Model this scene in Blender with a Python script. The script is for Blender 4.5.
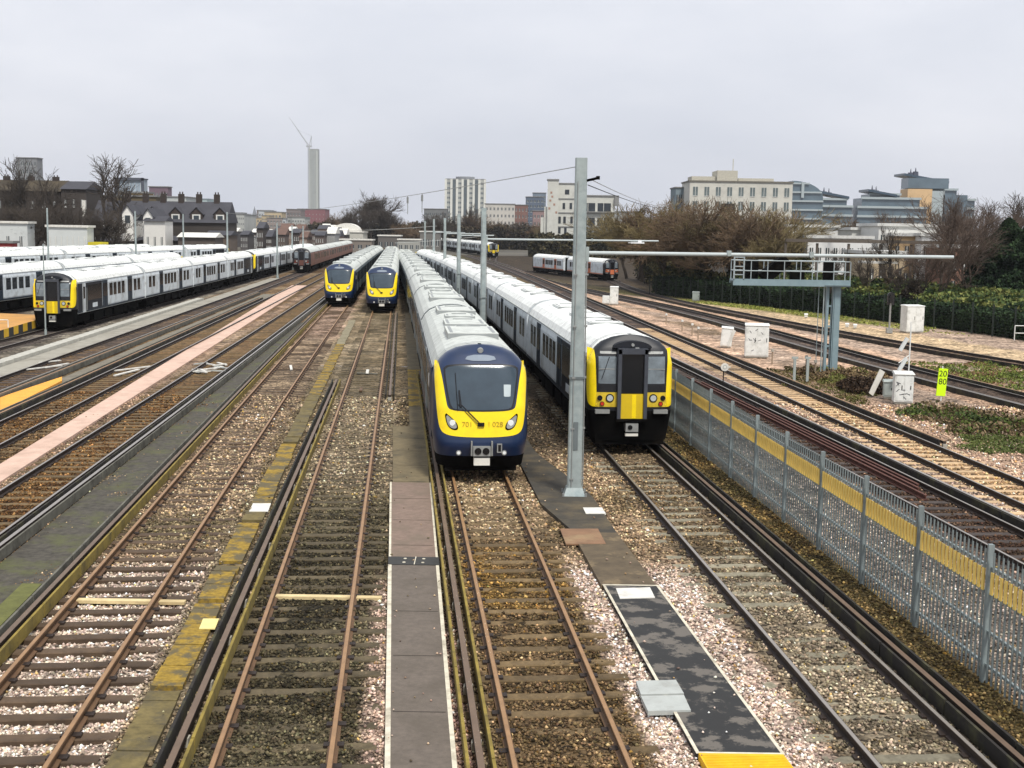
import bpy, bmesh, math, random
import numpy as np
from mathutils import Vector, Matrix
random.seed(7); RNG=np.random.default_rng(11)
for o in list(bpy.data.objects): bpy.data.objects.remove(o)
SC=bpy.context.scene; COL=SC.collection
# ---------------------------------------------------------------- camera
F=1250.; H=6.9; VH=229.8; ROLL=math.radians(.9)
PITCH=math.atan((384-VH)/F)
cd=bpy.data.cameras.new('camera'); cam=bpy.data.objects.new('camera',cd); COL.objects.link(cam)
cam.location=(0,0,H); cam.matrix_world=Matrix.Translation((0,0,H))@Matrix.Rotation(math.pi/2-PITCH,4,'X')@Matrix.Rotation(ROLL,4,'Z')
cd.sensor_width=36; cd.lens=F/1024*36; cd.clip_start=0.5; cd.clip_end=12000
SC.camera=cam
# ---------------------------------------------------------------- world, sun, exposure
SUN_EL=math.radians(57); SUN_AZ=math.radians(158)      # compass azimuth: sun behind camera, a little to the right
w=bpy.data.worlds.new('World'); SC.world=w; w.use_nodes=True
nt=w.node_tree; nt.nodes.clear()
wo=nt.nodes.new('ShaderNodeOutputWorld'); bg=nt.nodes.new('ShaderNodeBackground'); bg2=nt.nodes.new('ShaderNodeBackground')
sky=nt.nodes.new('ShaderNodeTexSky'); sky.sky_type='NISHITA'; sky.sun_disc=False
sky.sun_elevation=SUN_EL; sky.sun_rotation=SUN_AZ; sky.air_density=1.5; sky.dust_density=3
bg.inputs[1].default_value=0.05; nt.links.new(sky.outputs[0],bg.inputs[0])
tc=nt.nodes.new('ShaderNodeTexCoord'); mp=nt.nodes.new('ShaderNodeMapping'); mp.inputs['Scale'].default_value=(1,1,3.2)
nz=nt.nodes.new('ShaderNodeTexNoise'); nz.inputs['Scale'].default_value=2.2; nz.inputs['Detail'].default_value=6; nz.inputs['Roughness'].default_value=.55
nt.links.new(tc.outputs['Generated'],mp.inputs[0]); nt.links.new(mp.outputs[0],nz.inputs['Vector'])
cr=nt.nodes.new('ShaderNodeValToRGB'); cr.color_ramp.elements[0].position=.3; cr.color_ramp.elements[1].position=.72
cr.color_ramp.elements[0].color=(.55,.585,.665,1); cr.color_ramp.elements[1].color=(.78,.79,.84,1)
nt.links.new(nz.outputs[0],cr.inputs[0]); nt.links.new(cr.outputs[0],bg2.inputs[0]); bg2.inputs[1].default_value=.89
add=nt.nodes.new('ShaderNodeMixShader'); add.inputs[0].default_value=.93
nt.links.new(bg.outputs[0],add.inputs[1]); nt.links.new(bg2.outputs[0],add.inputs[2]); nt.links.new(add.outputs[0],wo.inputs[0])
sl=bpy.data.lights.new('sun','SUN'); sun=bpy.data.objects.new('sun',sl); COL.objects.link(sun)
sl.energy=2.7; sl.angle=math.radians(10); sl.color=(1,.955,.88)
# direction the light travels: from the sun's azimuth (measured from +Y clockwise) down
sd=Vector((math.sin(SUN_AZ)*math.cos(SUN_EL), math.cos(SUN_AZ)*math.cos(SUN_EL), math.sin(SUN_EL)))
sun.rotation_euler=(-sd).to_track_quat('-Z','Y').to_euler()
vs=SC.view_settings; vs.view_transform='Standard'; vs.look='None'; vs.exposure=0.54; vs.gamma=1
# ---------------------------------------------------------------- pixel <-> place
def ray(px,py):
    a=px-512; b=py-384; c,s=math.cos(ROLL),math.sin(ROLL); u=(a*c+b*s)/F; v=(-a*s+b*c)/F
    return np.array([u, math.cos(PITCH)-v*math.sin(PITCH), -math.sin(PITCH)-v*math.cos(PITCH)])
def P(px,py,z=0.):
    d=ray(px,py); t=(z-H)/d[2]; q=d*t; return q[0],q[1]
def At(px,py,Y):
    d=ray(px,py); t=Y/d[1]; q=d*t; return q[0],q[1],q[2]+H
# ---------------------------------------------------------------- materials
def lin(c):
    return tuple(((x/255)/12.92 if x/255<=.04045 else ((x/255+.055)/1.055)**2.4) for x in c)
MATS={}
def M(name,col,rough=.7,metal=0.,var=.18,scale=3.,spec=.5,bump=0.,dirt=None,dscale=.6,damt=.5,dlo=.48,dhi=.66,rnd=0.,emit=None,streak=False):
    if name in MATS: return MATS[name]
    m=bpy.data.materials.new(name); m.use_nodes=True; t=m.node_tree; N=t.nodes; L=t.links
    b=N['Principled BSDF']; b.inputs['Roughness'].default_value=rough; b.inputs['Metallic'].default_value=metal
    b.inputs['Specular IOR Level'].default_value=spec
    tc=N.new('ShaderNodeTexCoord'); n=N.new('ShaderNodeTexNoise'); n.inputs['Scale'].default_value=scale; n.inputs['Detail'].default_value=5; n.inputs['Roughness'].default_value=.65
    src=tc.outputs['Object']
    if streak:
        mp=N.new('ShaderNodeMapping'); mp.inputs['Scale'].default_value=(1,1,.15) ; L.new(src,mp.inputs[0]); src=mp.outputs[0]
    L.new(src,n.inputs['Vector'])
    mr=N.new('ShaderNodeMapRange'); mr.inputs[1].default_value=.3; mr.inputs[2].default_value=.7; mr.inputs[3].default_value=1-var; mr.inputs[4].default_value=1+var
    L.new(n.outputs[0],mr.inputs[0])
    mx=N.new('ShaderNodeMix'); mx.data_type='RGBA'; mx.blend_type='MULTIPLY'; mx.inputs[0].default_value=1
    mx.inputs[6].default_value=(*col,1); L.new(mr.outputs[0],mx.inputs[7]); out=mx.outputs[2]
    if rnd:
        oi=N.new('ShaderNodeObjectInfo'); m3=N.new('ShaderNodeMapRange'); m3.inputs[3].default_value=1-rnd; m3.inputs[4].default_value=1+rnd; L.new(oi.outputs['Random'],m3.inputs[0])
        mx3=N.new('ShaderNodeMix'); mx3.data_type='RGBA'; mx3.blend_type='MULTIPLY'; mx3.inputs[0].default_value=1
        L.new(out,mx3.inputs[6]); L.new(m3.outputs[0],mx3.inputs[7]); out=mx3.outputs[2]
    if dirt:
        n2=N.new('ShaderNodeTexNoise'); n2.inputs['Scale'].default_value=dscale; n2.inputs['Detail'].default_value=7; n2.inputs['Roughness'].default_value=.7
        L.new(src,n2.inputs['Vector']); r2=N.new('ShaderNodeMapRange'); r2.inputs[1].default_value=dlo; r2.inputs[2].default_value=dhi; r2.inputs[3].default_value=0; r2.inputs[4].default_value=damt
        L.new(n2.outputs[0],r2.inputs[0]); m2=N.new('ShaderNodeMix'); m2.data_type='RGBA'; L.new(r2.outputs[0],m2.inputs[0]); L.new(out,m2.inputs[6]); m2.inputs[7].default_value=(*dirt,1); out=m2.outputs[2]
    L.new(out,b.inputs['Base Color'])
    if bump:
        bp=N.new('ShaderNodeBump'); bp.inputs['Strength'].default_value=bump; bp.inputs['Distance'].default_value=.02; L.new(n.outputs[0],bp.inputs['Height']); L.new(bp.outputs[0],b.inputs['Normal'])
    if emit: b.inputs['Emission Color'].default_value=(*col,1); b.inputs['Emission Strength'].default_value=emit
    MATS[name]=m; return m
def MV(name,rough=.9,gain=1.,cell=0.,bump=0.,lo=.35,hi=1.7,cell2=0.):
    """material that reads the vertex colours (kinds of stone, kinds of leaf), with a stone-sized cell pattern"""
    if name in MATS: return MATS[name]
    m=bpy.data.materials.new(name); m.use_nodes=True; t=m.node_tree; N=t.nodes; L=t.links
    b=N['Principled BSDF']; b.inputs['Roughness'].default_value=rough; b.inputs['Specular IOR Level'].default_value=.2
    a=N.new('ShaderNodeAttribute'); a.attribute_name='Col'; out=a.outputs['Color']
    if cell:
        tc=N.new('ShaderNodeTexCoord')
        for i,cs in enumerate([c for c in (cell,cell2) if c]):
            v=N.new('ShaderNodeTexVoronoi'); v.inputs['Scale'].default_value=cs; L.new(tc.outputs['Object'],v.inputs['Vector'])
            sp=N.new('ShaderNodeSeparateColor'); L.new(v.outputs['Color'],sp.inputs[0])
            r=N.new('ShaderNodeMapRange'); r.inputs[3].default_value=lo if i==0 else .7; r.inputs[4].default_value=hi if i==0 else 1.3; L.new(sp.outputs[0],r.inputs[0])
            mx=N.new('ShaderNodeMix'); mx.data_type='RGBA'; mx.blend_type='MULTIPLY'; mx.inputs[0].default_value=1
            L.new(out,mx.inputs[6]); L.new(r.outputs[0],mx.inputs[7]); out=mx.outputs[2]
            if bump and i==0:
                bp=N.new('ShaderNodeBump'); bp.invert=True; bp.inputs['Strength'].default_value=bump; bp.inputs['Distance'].default_value=.05; L.new(v.outputs['Distance'],bp.inputs['Height']); L.new(bp.outputs[0],b.inputs['Normal'])
    L.new(out,b.inputs['Base Color']); MATS[name]=m; return m
# ---------------------------------------------------------------- mesh builder
class MB:
    def __init__(s): s.v=[]; s.f=[]; s.m=[]
    def face(s,pts,mi=0):
        k=len(s.v); s.v+= [tuple(p) for p in pts]; s.f.append(tuple(range(k,k+len(pts)))); s.m.append(mi)
    def box(s,x0,x1,y0,y1,z0,z1,mi=0,R=None,bev=0):
        k=len(s.v)
        p=[(x0,y0,z0),(x1,y0,z0),(x1,y1,z0),(x0,y1,z0),(x0,y0,z1),(x1,y0,z1),(x1,y1,z1),(x0,y1,z1)]
        if R is not None: p=[tuple(R@Vector(q)) for q in p]
        s.v+=p; s.f+=[tuple(k+i for i in f) for f in ((0,3,2,1),(4,5,6,7),(0,1,5,4),(1,2,6,5),(2,3,7,6),(3,0,4,7))]; s.m+=[mi]*6
    def tube(s,p0,p1,r0,r1=None,n=8,mi=0,cap=True):
        r1=r0 if r1 is None else r1
        p0=Vector(p0); p1=Vector(p1); d=(p1-p0)
        if d.length<1e-6: return
        d.normalize(); a=d.orthogonal().normalized(); b=d.cross(a); k=len(s.v)
        for p,r in ((p0,r0),(p1,r1)):
            for i in range(n):
                t=2*math.pi*i/n; s.v.append(tuple(p+a*r*math.cos(t)+b*r*math.sin(t)))
        for i in range(n):
            j=(i+1)%n; s.f.append((k+i,k+j,k+n+j,k+n+i)); s.m.append(mi)
        if cap: s.f.append(tuple(k+i for i in range(n))[::-1]); s.f.append(tuple(k+n+i for i in range(n))); s.m+=[mi,mi]
    def extr(s,prof,y0,y1,mi=0,closed=True,xf=None,capm=None):
        """profile of (x,z) extruded along y"""
        k=len(s.v); n=len(prof)
        for y in (y0,y1):
            for (x,z) in prof: s.v.append((x,y,z))
        for i in range(n if closed else n-1):
            j=(i+1)%n; s.f.append((k+i,k+n+i,k+n+j,k+j)); s.m.append(mi if not callable(mi) else mi(prof[i],prof[j]))
        if closed:
            c=capm if capm is not None else (mi if not callable(mi) else 0)
            s.f.append(tuple(k+i for i in range(n))); s.f.append(tuple(k+n+i for i in range(n))[::-1]); s.m+=[c,c]
    def sweep(s,prof,path,mi=0,closed=True):
        """profile (x across, z up) along a path of (x,y,z), kept upright"""
        n=len(prof); k=len(s.v); m=len(path)
        for i,p in enumerate(path):
            a=Vector(path[max(i-1,0)]); b=Vector(path[min(i+1,m-1)]); d=(b-a); d.z=0; d.normalize(); r=Vector((d.y,-d.x,0))
            for (x,z) in prof: q=Vector(p)+r*x; s.v.append((q.x,q.y,q.z+z))
        for i in range(m-1):
            for j in range(n if closed else n-1):
                jj=(j+1)%n; s.f.append((k+i*n+j,k+(i+1)*n+j,k+(i+1)*n+jj,k+i*n+jj)); s.m.append(mi)
        if closed:
            s.f.append(tuple(k+j for j in range(n))); s.f.append(tuple(k+(m-1)*n+j for j in range(n))[::-1]); s.m+=[mi,mi]
    def build(s,name,mats,parent=None,smooth=False,loc=None):
        me=bpy.data.meshes.new(name); me.from_pydata(s.v,[],s.f)
        if not isinstance(mats,(list,tuple)): mats=[mats]
        for m in mats: me.materials.append(m)
        if len(mats)>1: me.polygons.foreach_set('material_index',s.m)
        if smooth: me.polygons.foreach_set('use_smooth',[True]*len(s.f))
        me.update(); o=bpy.data.objects.new(name,me); COL.objects.link(o)
        if parent is not None: o.parent=parent
        if loc: o.location=loc
        return o
def npmesh(name,V,Fc,mat,cols=None,parent=None,smooth=False):
    me=bpy.data.meshes.new(name); n=Fc.shape[1]; me.vertices.add(len(V)); me.vertices.foreach_set('co',np.asarray(V,dtype=np.float32).ravel())
    me.loops.add(Fc.size); me.loops.foreach_set('vertex_index',Fc.astype(np.int32).ravel())
    me.polygons.add(len(Fc)); me.polygons.foreach_set('loop_start',np.arange(0,Fc.size,n,dtype=np.int32)); 
    if smooth: me.polygons.foreach_set('use_smooth',np.ones(len(Fc),dtype=bool))
    me.update(calc_edges=True); me.materials.append(mat)
    if cols is not None:
        a=me.color_attributes.new('Col','FLOAT_COLOR','POINT'); c=np.ones((len(V),4),dtype=np.float32); c[:,:3]=cols; a.data.foreach_set('color',c.ravel())
    o=bpy.data.objects.new(name,me); COL.objects.link(o)
    if parent is not None: o.parent=parent
    return o
def tag(o,label=None,cat=None,group=None,kind=None):
    if label: o['label']=label
    if cat: o['category']=cat
    if group: o['group']=group
    if kind: o['kind']=kind
    return o
def empty(name,loc=(0,0,0),rz=0.,label=None,cat=None,group=None):
    o=bpy.data.objects.new(name,None); COL.objects.link(o); o.location=loc; o.rotation_euler=(0,0,rz); o.empty_display_size=.3
    return tag(o,label,cat,group)
def struct(o): o['kind']='structure'; return o
def children(o): return KIDS.get(o.name,[c for c in o.children])
KIDS={}
def copy_tree(o,parent=None):
    c=o.copy(); COL.objects.link(c); c.parent=parent
    for ch in list(o.children): copy_tree(ch,c)
    return c
def cpart(o,parent,loc,rz=0.):
    c=o.copy(); COL.objects.link(c); c.parent=parent; c.location=loc; c.rotation_euler=(0,0,rz); return c
# smooth value noise
def vnoise(x,y,s,seed=0):
    x=np.asarray(x)/s+seed*17.3; y=np.asarray(y)/s+seed*5.7
    xi=np.floor(x).astype(np.int64); yi=np.floor(y).astype(np.int64); fx=x-xi; fy=y-yi; fx=fx*fx*(3-2*fx); fy=fy*fy*(3-2*fy)
    def h(a,b):
        n=(a*374761393+b*668265263+seed*974634777)&0xffffffff; n=((n^(n>>13))*1274126177)&0xffffffff; return ((n^(n>>16))&0xffff)/65535.
    return (h(xi,yi)*(1-fx)+h(xi+1,yi)*fx)*(1-fy)+(h(xi,yi+1)*(1-fx)+h(xi+1,yi+1)*fx)*fy
def fbm(x,y,s,seed=0): return .5*vnoise(x,y,s,seed)+.3*vnoise(x,y,s/2.3,seed+1)+.2*vnoise(x,y,s/5.1,seed+2)
def ss(a,b,x): t=np.clip((x-a)/(b-a),0,1); return t*t*(3-2*t)
# ---------------------------------------------------------------- lines of the yard
def fit(pts,deg):
    p=np.polyfit([q[1] for q in pts],[q[0] for q in pts],deg); return lambda Y,p=p: np.polyval(p,Y)
def pair(rows):  # rows of (pxL,pxR,y)
    return [tuple(np.array(P((a+b)/2,y))) for a,b,y in rows]
T={}
def proj(x,y,z):
    z=z-H; d=y*math.cos(PITCH)-z*math.sin(PITCH); v=-(y*math.sin(PITCH)+z*math.cos(PITCH))/d*F; u=x/d*F; c,s=math.cos(ROLL),math.sin(ROLL); return 512+u*c-v*s, 384+u*s+v*c
def offs(pts,o): return [tuple(np.array(P(a,b))+np.array((o,0))) for a,b in pts]
T['B']=fit(pair([(48.7,135.7,630),(172,231.6,480),(235,297.5,400),(283,324,343),(332.5,350,305.5)])+[P(378.6,244.6,3.67)],2)
T['C']=fit(pair([(208,330.7,761),(312,369.5,480),(335,377.5,423),(355,384,363),(372.5,389.5,313)])+[P(392.5,245,3.67)],2)
T['D']=fit(pair([(514.3,632.4,761),(485.5,568.7,630),(461.8,524.8,517.5)])+[(At(482,440,34)[0],34),P(401,247,3.67)],2)
T['F']=fit(pair([(881.7,997,768),(755,847,628),(646,711,500)])+[(At(631.5,400,39)[0],39),P(426,250,3.6)],2)
T['A1']=fit(offs([(17.5,480),(125,410.5),(256,329)],.755)+offs([(187,398),(256,349)],-.755)+[(-23.3,170)],2)
T['A2']=fit(offs([(0,419),(125,363),(256,303)],.755)+offs([(0,447),(128,378),(256,312)],-.755),1)
T['A3']=fit(offs([(0,375.5),(52,355.5),(120,333),(205,307),(256,290)],.78)+[(At(296.5,258,190)[0],190)],1)
T['G']=lambda Y:-29.85-.06*(Y-81)
T['Hh']=lambda Y:-39.9-.005*(Y-104)
T['I']=lambda Y:-58.7+.115*(Y-143)
T['T1']=fit(offs([(1000,520),(909,475),(800,424),(674,363)],-.755),1)
T['T2']=fit(offs([(1024,507.5),(909,453),(800,401),(670,346)],.755)+offs([(1024,481),(800,385),(600,305)],-.755)+[(-2.5,240),(-12,330)],3)
T['T3']=fit([(21.9,53.6),(19.0,75.5),(16.2,105),(13.0,150),(7.5,195),(-.6,260),(-5.3,325)],4)
T['J']=lambda Y:-64+.115*(Y-172)
T['K']=lambda Y:-5.3-.17*(Y-325)
T['O']=lambda Y:16.9-.3*(Y-216)
T['T4']=fit([(30.6,61),(28.5,69.5),(25.6,80),(22.8,92),(19.8,118),(18.0,160),(16.9,215),(15,320)],4)
def slope(k,Y): return (T[k](Y+.5)-T[k](Y-.5))
FENCE=fit([P(q,r,2.03) for q,r in ((704.5,387.3),(728,401),(749.7,412.9),(781,427),(814.6,448.9),(856.6,473),(907.8,498),(970.4,530))]+[P(q,r,-.17) for q,r in ((964,672),(900,624),(851,580),(810,548),(775.5,516))],2)
def gz(x,Y):
    """lie of the land: the main lines on the right fall away with distance"""
    return -1.5*ss(85,200,Y)*(1-ss(295,335,Y))*(1-ss(70,105,x))*ss(1.5,6,x-T['T2'](Y))
# ================================================================ GROUND
def C8(*c): return np.array(lin(c))
ZB=-.175     # ballast level (rail heads at 0)
MOSS=fit([P(212,600,-.1),P(165,705,-.1),P(277,450,-.1),P(318,393,-.1),P(338,350,-.1)],1)
GFx=lambda Y:(lambda a,b:a[0]+(b[0]-a[0])*(Y-a[1])/(b[1]-a[1]))(P(1024,342,-.2),P(640,290,-1.0))
def yardcol(x,Y):
    """what the ground is made of at (x,Y): stone colour"""
    x=np.asarray(x,float); Y=np.asarray(Y,float)
    n=fbm(x,Y,2.6,3); n2=fbm(x,Y,.9,8); n3=fbm(x,Y,7.,5)
    c=np.empty(x.shape+(3,)); c[:]=C8(132,118,98)
    def mix(col,w): 
        nonlocal c
        w=np.clip(w,0,1)[...,None]; c=c*(1-w)+np.asarray(col)*w
    def band(t,a,b,s=.12): return ss(a-s,a+s,t)*(1-ss(b-s,b+s,t))
    tB=x-T['B'](Y); tC=x-T['C'](Y); tD=x-T['D'](Y); tF=x-T['F'](Y)
    left=1-ss(-2.5,-1.6,tB)
    mix(C8(122,102,76),left); mix(C8(92,72,48),left*(n>.5)*.7); mix(C8(150,140,118),left*ss(.55,.7,n3)*.6)
    for k in ('A1','A2'):
        t=x-T[k](Y); mix(C8(120,94,62),band(t,-.8,.8)); mix(C8(84,60,36),band(t,-.8,.8)*ss(.45,.65,n2)*.7)
    mix(C8(175,155,140),band(x-T['A1'](Y),-2.0,-.9)*.6)
    for k in ('A3',): mix(C8(112,92,66),band(x-T[k](Y),-1.,1.))
    mix(C8(138,136,128),(1-ss(-3.2,-2.4,x-T['A3'](Y)))); mix(C8(96,92,84),(1-ss(-3.2,-2.4,x-T['A3'](Y)))*ss(.45,.6,n))
    # between B and C
    mid=ss(-1.6,-1.2,tB)*(1-ss(-1.2,-.8,tD))
    mix(C8(138,126,104),mid); mix(C8(170,160,140),mid*ss(.5,.7,n)*.8); mix(C8(90,84,66),mid*ss(.45,.7,n2)*.6)
    bB=band(tB,-1.35,1.3); mix(C8(168,152,130),bB)
    mix(C8(216,203,194),band(tB,-1.45,1.35)*(1-ss(24.5,26.5,Y)))
    mix(C8(196,172,160),bB*ss(75,84,Y)*.7); mix(C8(110,104,80),bB*ss(26,28,Y)*(1-ss(29,31,Y))*.8)
    bC=band(tC,-1.2,1.5); mix(C8(96,92,74),bC*(1-ss(30,38,Y))); mix(C8(62,58,44),bC*(1-ss(26,34,Y))*ss(.42,.6,n)*.8)
    mix(C8(170,160,140),bC*ss(30,40,Y)*(1-ss(48,60,Y))*.8); mix(C8(198,178,168),band(tC,1.15,1.7)*(1-ss(22,26,Y))*.9)
    # D
    bD=band(tD,-.95,1.2); mix(C8(114,98,74),bD); mix(C8(150,122,66),bD*band(Y,21,27,1.5)*ss(.4,.6,n)*.8)
    mix(C8(180,164,138),bD*ss(27,30,Y)*.9); mix(C8(84,72,46),bD*ss(.5,.65,n2)*(1-ss(24,28,Y))*.6)
    mix(C8(190,165,155),band(tD,-1.9,-1.2)*(1-ss(20,24,Y)))
    pk=band(tD,1.2,1e3)*(1-ss(-1.3,-1.0,tF)); mix(C8(218,202,193),pk*(1-ss(25,27,Y))); mix(C8(168,150,126),pk*ss(25,28,Y)); mix(C8(110,98,72),pk*ss(25,28,Y)*ss(.48,.66,n)*.7)
    mix(C8(70,66,58),pk*ss(36,42,Y)*.8)
    bF=band(tF,-1.,1.2); mix(C8(148,140,124),bF); mix(C8(92,84,60),bF*ss(.45,.62,n)*.7); mix(C8(124,108,84),bF*ss(24,30,Y)*.7)
    tf=x-FENCE(Y)
    r=ss(1.15,1.45,tF)*(1-ss(-.05,.3,tf)); mix(C8(112,100,68),r); mix(C8(138,118,76),r*ss(.45,.62,n2)*.8); mix(C8(70,68,44),r*ss(.5,.65,n)*.6)
    # beyond the fence
    R=ss(.1,.5,tf); mix(C8(176,160,148),R); 
    t1=x-T['T1'](Y); t2=x-T['T2'](Y); t3=x-T['T3'](Y); t4=x-T['T4'](Y)
    mix(C8(150,144,138),R*(1-ss(-1.4,-.9,t1))); mix(C8(92,76,64),R*ss(-1.2,-.8,t1)*(1-ss(.5,1.2,t1))); mix(C8(70,52,42),R*ss(-1.3,-.8,t1)*(1-ss(.5,1.,t1))*ss(.45,.6,n2)*.8)
    mix(C8(190,166,150),band(t1,1.,2.1)*ss(38,48,Y)); mix(C8(168,152,144),band(t1,.9,2.)*(1-ss(38,48,Y)))
    mix(C8(186,160,128),band(t2,-.9,.9)); mix(C8(108,88,72),band(t2,-.9,.9)*ss(50,66,Y)*.9)
    mix(C8(198,174,156),band(t2,1.1,3.4)); mix(C8(116,100,76),band(t2,3.2,7.)*ss(.42,.58,n)*ss(-2.8,-2.2,-(t3+5))*0+band(t2,3.4,6.)*ss(.45,.6,n)*.8)
    mix(C8(200,174,154),band(t3,-2.4,-1.)); mix(C8(96,84,76),band(t3,-1.,1.)); mix(C8(202,176,156),band(t3,1.,3.2)); mix(C8(100,86,78),band(t4,-1.,1.))
    mix(C8(200,182,152),band(t4,1.,6.)*.9); mix(C8(118,120,66),ss(-4.5,-3.,x-GFx(Y))*ss(95,105,Y)*.9)
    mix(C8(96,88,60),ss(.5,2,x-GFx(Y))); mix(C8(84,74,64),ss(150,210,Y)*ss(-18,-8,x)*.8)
    # general blotches
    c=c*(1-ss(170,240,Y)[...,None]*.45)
    g=(.40+.74*fbm(x,Y,1.3,21))[...,None]
    return np.clip(c*g*np.array([.99,.90,.80]),0.004,.9)
def gheight(x,Y):
    z=ZB+.05*(vnoise(x,Y,1.1,4)-.5)+.03*(vnoise(x,Y,.33,9)-.5)
    # crib ballast sits lower between the sleepers of the track at the left
    tB=np.abs(x-T['B'](Y)); z=z-.045*(1-ss(1.2,1.4,tB))*(1-ss(25,27,Y))
    for k,y0 in (('B',27),('C',15),('D',15),('F',15)):
        z=z+(1-ss(1.2,1.45,np.abs(x-T[k](Y))))*ss(y0-1,y0,Y)*(-.006+.028*ss(.4,.7,fbm(x,Y,2.2,44))+.008*ss(30,38,Y))
    tf=x-FENCE(Y); t2=x-T['T2'](Y)
    for k in ('G','A3'): pass
    z=z+.10*fbm(x,Y,1.5,31)*ss(3.,5.,t2)*(1-ss(60,80,Y))
    return z+gz(x,Y)
def grid(x0,x1,dx,y0,y1,dy,skip=None):
    xs=np.arange(x0,x1+dx/2,dx); ys=np.arange(y0,y1+dy/2,dy); X,Y=np.meshgrid(xs,ys); nx=len(xs); ny=len(ys)
    i,j=np.meshgrid(np.arange(nx-1),np.arange(ny-1)); a=(j*nx+i)
    q=np.stack([a,a+1,a+nx+1,a+nx],-1).reshape(-1,4)
    if skip:
        cx=(xs[i]+dx/2).ravel(); cy=(ys[j]+dy/2).ravel(); k=~((cx>skip[0])&(cx<skip[1])&(cy>skip[2])&(cy<skip[3])); q=q[k]
    return X.ravel(),Y.ravel(),q
MG=MV('ballast_ground',rough=.95,cell=14.,cell2=4.,bump=1.,lo=.06,hi=1.45)
MGf=MV('ballast_far',rough=.95,cell=6.,cell2=1.6,bump=.6,lo=.3,hi=1.65)
X,Y,q=grid(-26,26,.16,8,64,.16); V=np.stack([X,Y,gheight(X,Y)],1)
struct(npmesh('ballast_bed',V,q,MG,yardcol(X,Y)*.95))
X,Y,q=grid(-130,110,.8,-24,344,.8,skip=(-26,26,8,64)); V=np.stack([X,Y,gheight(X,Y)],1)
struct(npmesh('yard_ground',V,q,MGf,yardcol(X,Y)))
g=MB(); 
for (a,b,c,d) in ((-4000,-130,-300,5600),(110,4000,-300,5600),(-130,110,344,5600),(-130,110,-300,-24)): g.face([(a,c,-.3),(b,c,-.3),(b,d,-.3),(a,d,-.3)])
# land beyond the yard starts where the yard sheet ends
struct(g.build('ground',M('far_ground',lin((80,76,66)),.95,var=.4,scale=.02)))
# loose stones, one heap of ballast
HALF_=.755
def stones():
    bands=[(13.5,19,430),(19,26,270),(26,36,150),(36,52,65)]
    PX=[];PY=[];SZ=[]
    for a,b,dn in bands:
        n=int(dn*(b-a)*(2*.48*b)); y=RNG.uniform(a,b,n); x=RNG.uniform(-.48*b,.48*b,n)
        k=np.abs(x)<.46*y+.8; PX.append(x[k]); PY.append(y[k]); SZ.append(RNG.uniform(.020,.040,k.sum())*(1+(y[k]-15)*.02))
    x=np.concatenate(PX); y=np.concatenate(PY); s=np.concatenate(SZ)
    keep=np.ones(len(x),bool)
    onw=np.zeros(len(x),bool)
    for (fl,fr,ya,yb) in WALKS: onw|=((x>fl(y)-.02)&(x<fr(y)+.02)&(y>ya)&(y<yb))
    keep&=~(onw&(RNG.random(len(x))>.006)); onw=onw[keep]
    x0a=x; 
    onw_full=np.zeros(len(x),bool); onw_full[keep]=onw
    for k,y0,sp in (('B',10,.72),('C',10,.70),('D',10,.70),('F',10,.70),('A1',26,.70),('T1',16,.70),('T2',24,.70)):
        t=x-T[k](y); yy=y-(-T[k](y+.5)+T[k](y-.5))*0-slope(k,y)*t*-1.0*0+slope(k,y)*t; ph=np.abs(((yy-y0)/sp+.5)%1-.5)*sp
        cover=fbm(x,y,1.7,60)+(.08 if k in('C','F') else 0.)+(.12*ss(26,30,y) if k=='B' else 0)
        keep&=~((ph<.135)&(np.abs(t)<1.3)&(RNG.random(len(x))>ss(.5,.72,cover)*.9))
        keep&=~(np.abs(np.abs(t)-HALF_)<.055)
    x=x[keep];y=y[keep];s=s[keep]; ow=onw_full[keep]; s=np.where(ow,s*.7,s); n=len(x)
    base=np.array([(1,0,0),(-1,0,0),(0,1,0),(0,-1,0),(0,0,1),(0,0,-1)],float)
    v=base[None]*RNG.uniform(.6,1.25,(n,6,1))+RNG.normal(0,.18,(n,6,3)); v*=s[:,None,None]; v[:,:,2]*=.75
    th=RNG.uniform(0,6.28,n); c=np.cos(th)[:,None]; sn=np.sin(th)[:,None]; vx=v[:,:,0]*c-v[:,:,1]*sn; vy=v[:,:,0]*sn+v[:,:,1]*c
    z=np.where(ow,-.05+s*.3,gheight(x,y)+s*.25+RNG.uniform(-.008,.012,n))
    V=np.stack([vx+x[:,None],vy+y[:,None],v[:,:,2]+z[:,None]],-1).reshape(-1,3)
    f=np.array([(0,2,4),(2,1,4),(1,3,4),(3,0,4),(2,0,5),(1,2,5),(3,1,5),(0,3,5)])
    Fc=(np.arange(n)[:,None,None]*6+f[None]).reshape(-1,3)
    br=np.exp(RNG.normal(-.02,.62,n)); tint=1+RNG.normal(0,.035,(n,3)); col=yardcol(x,y)*br[:,None]*tint
    moss=(RNG.random(n)<.03); col[moss]=col[moss]*np.array([1.0,.85,.45])
    o=npmesh('ballast_stones',V,Fc,MV('stone',rough=.9),np.repeat(np.clip(col,.005,.85),6,axis=0)); tag(o,kind='stuff',label='loose grey, pink and brown ballast stones around the near tracks',cat='ballast')
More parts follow.
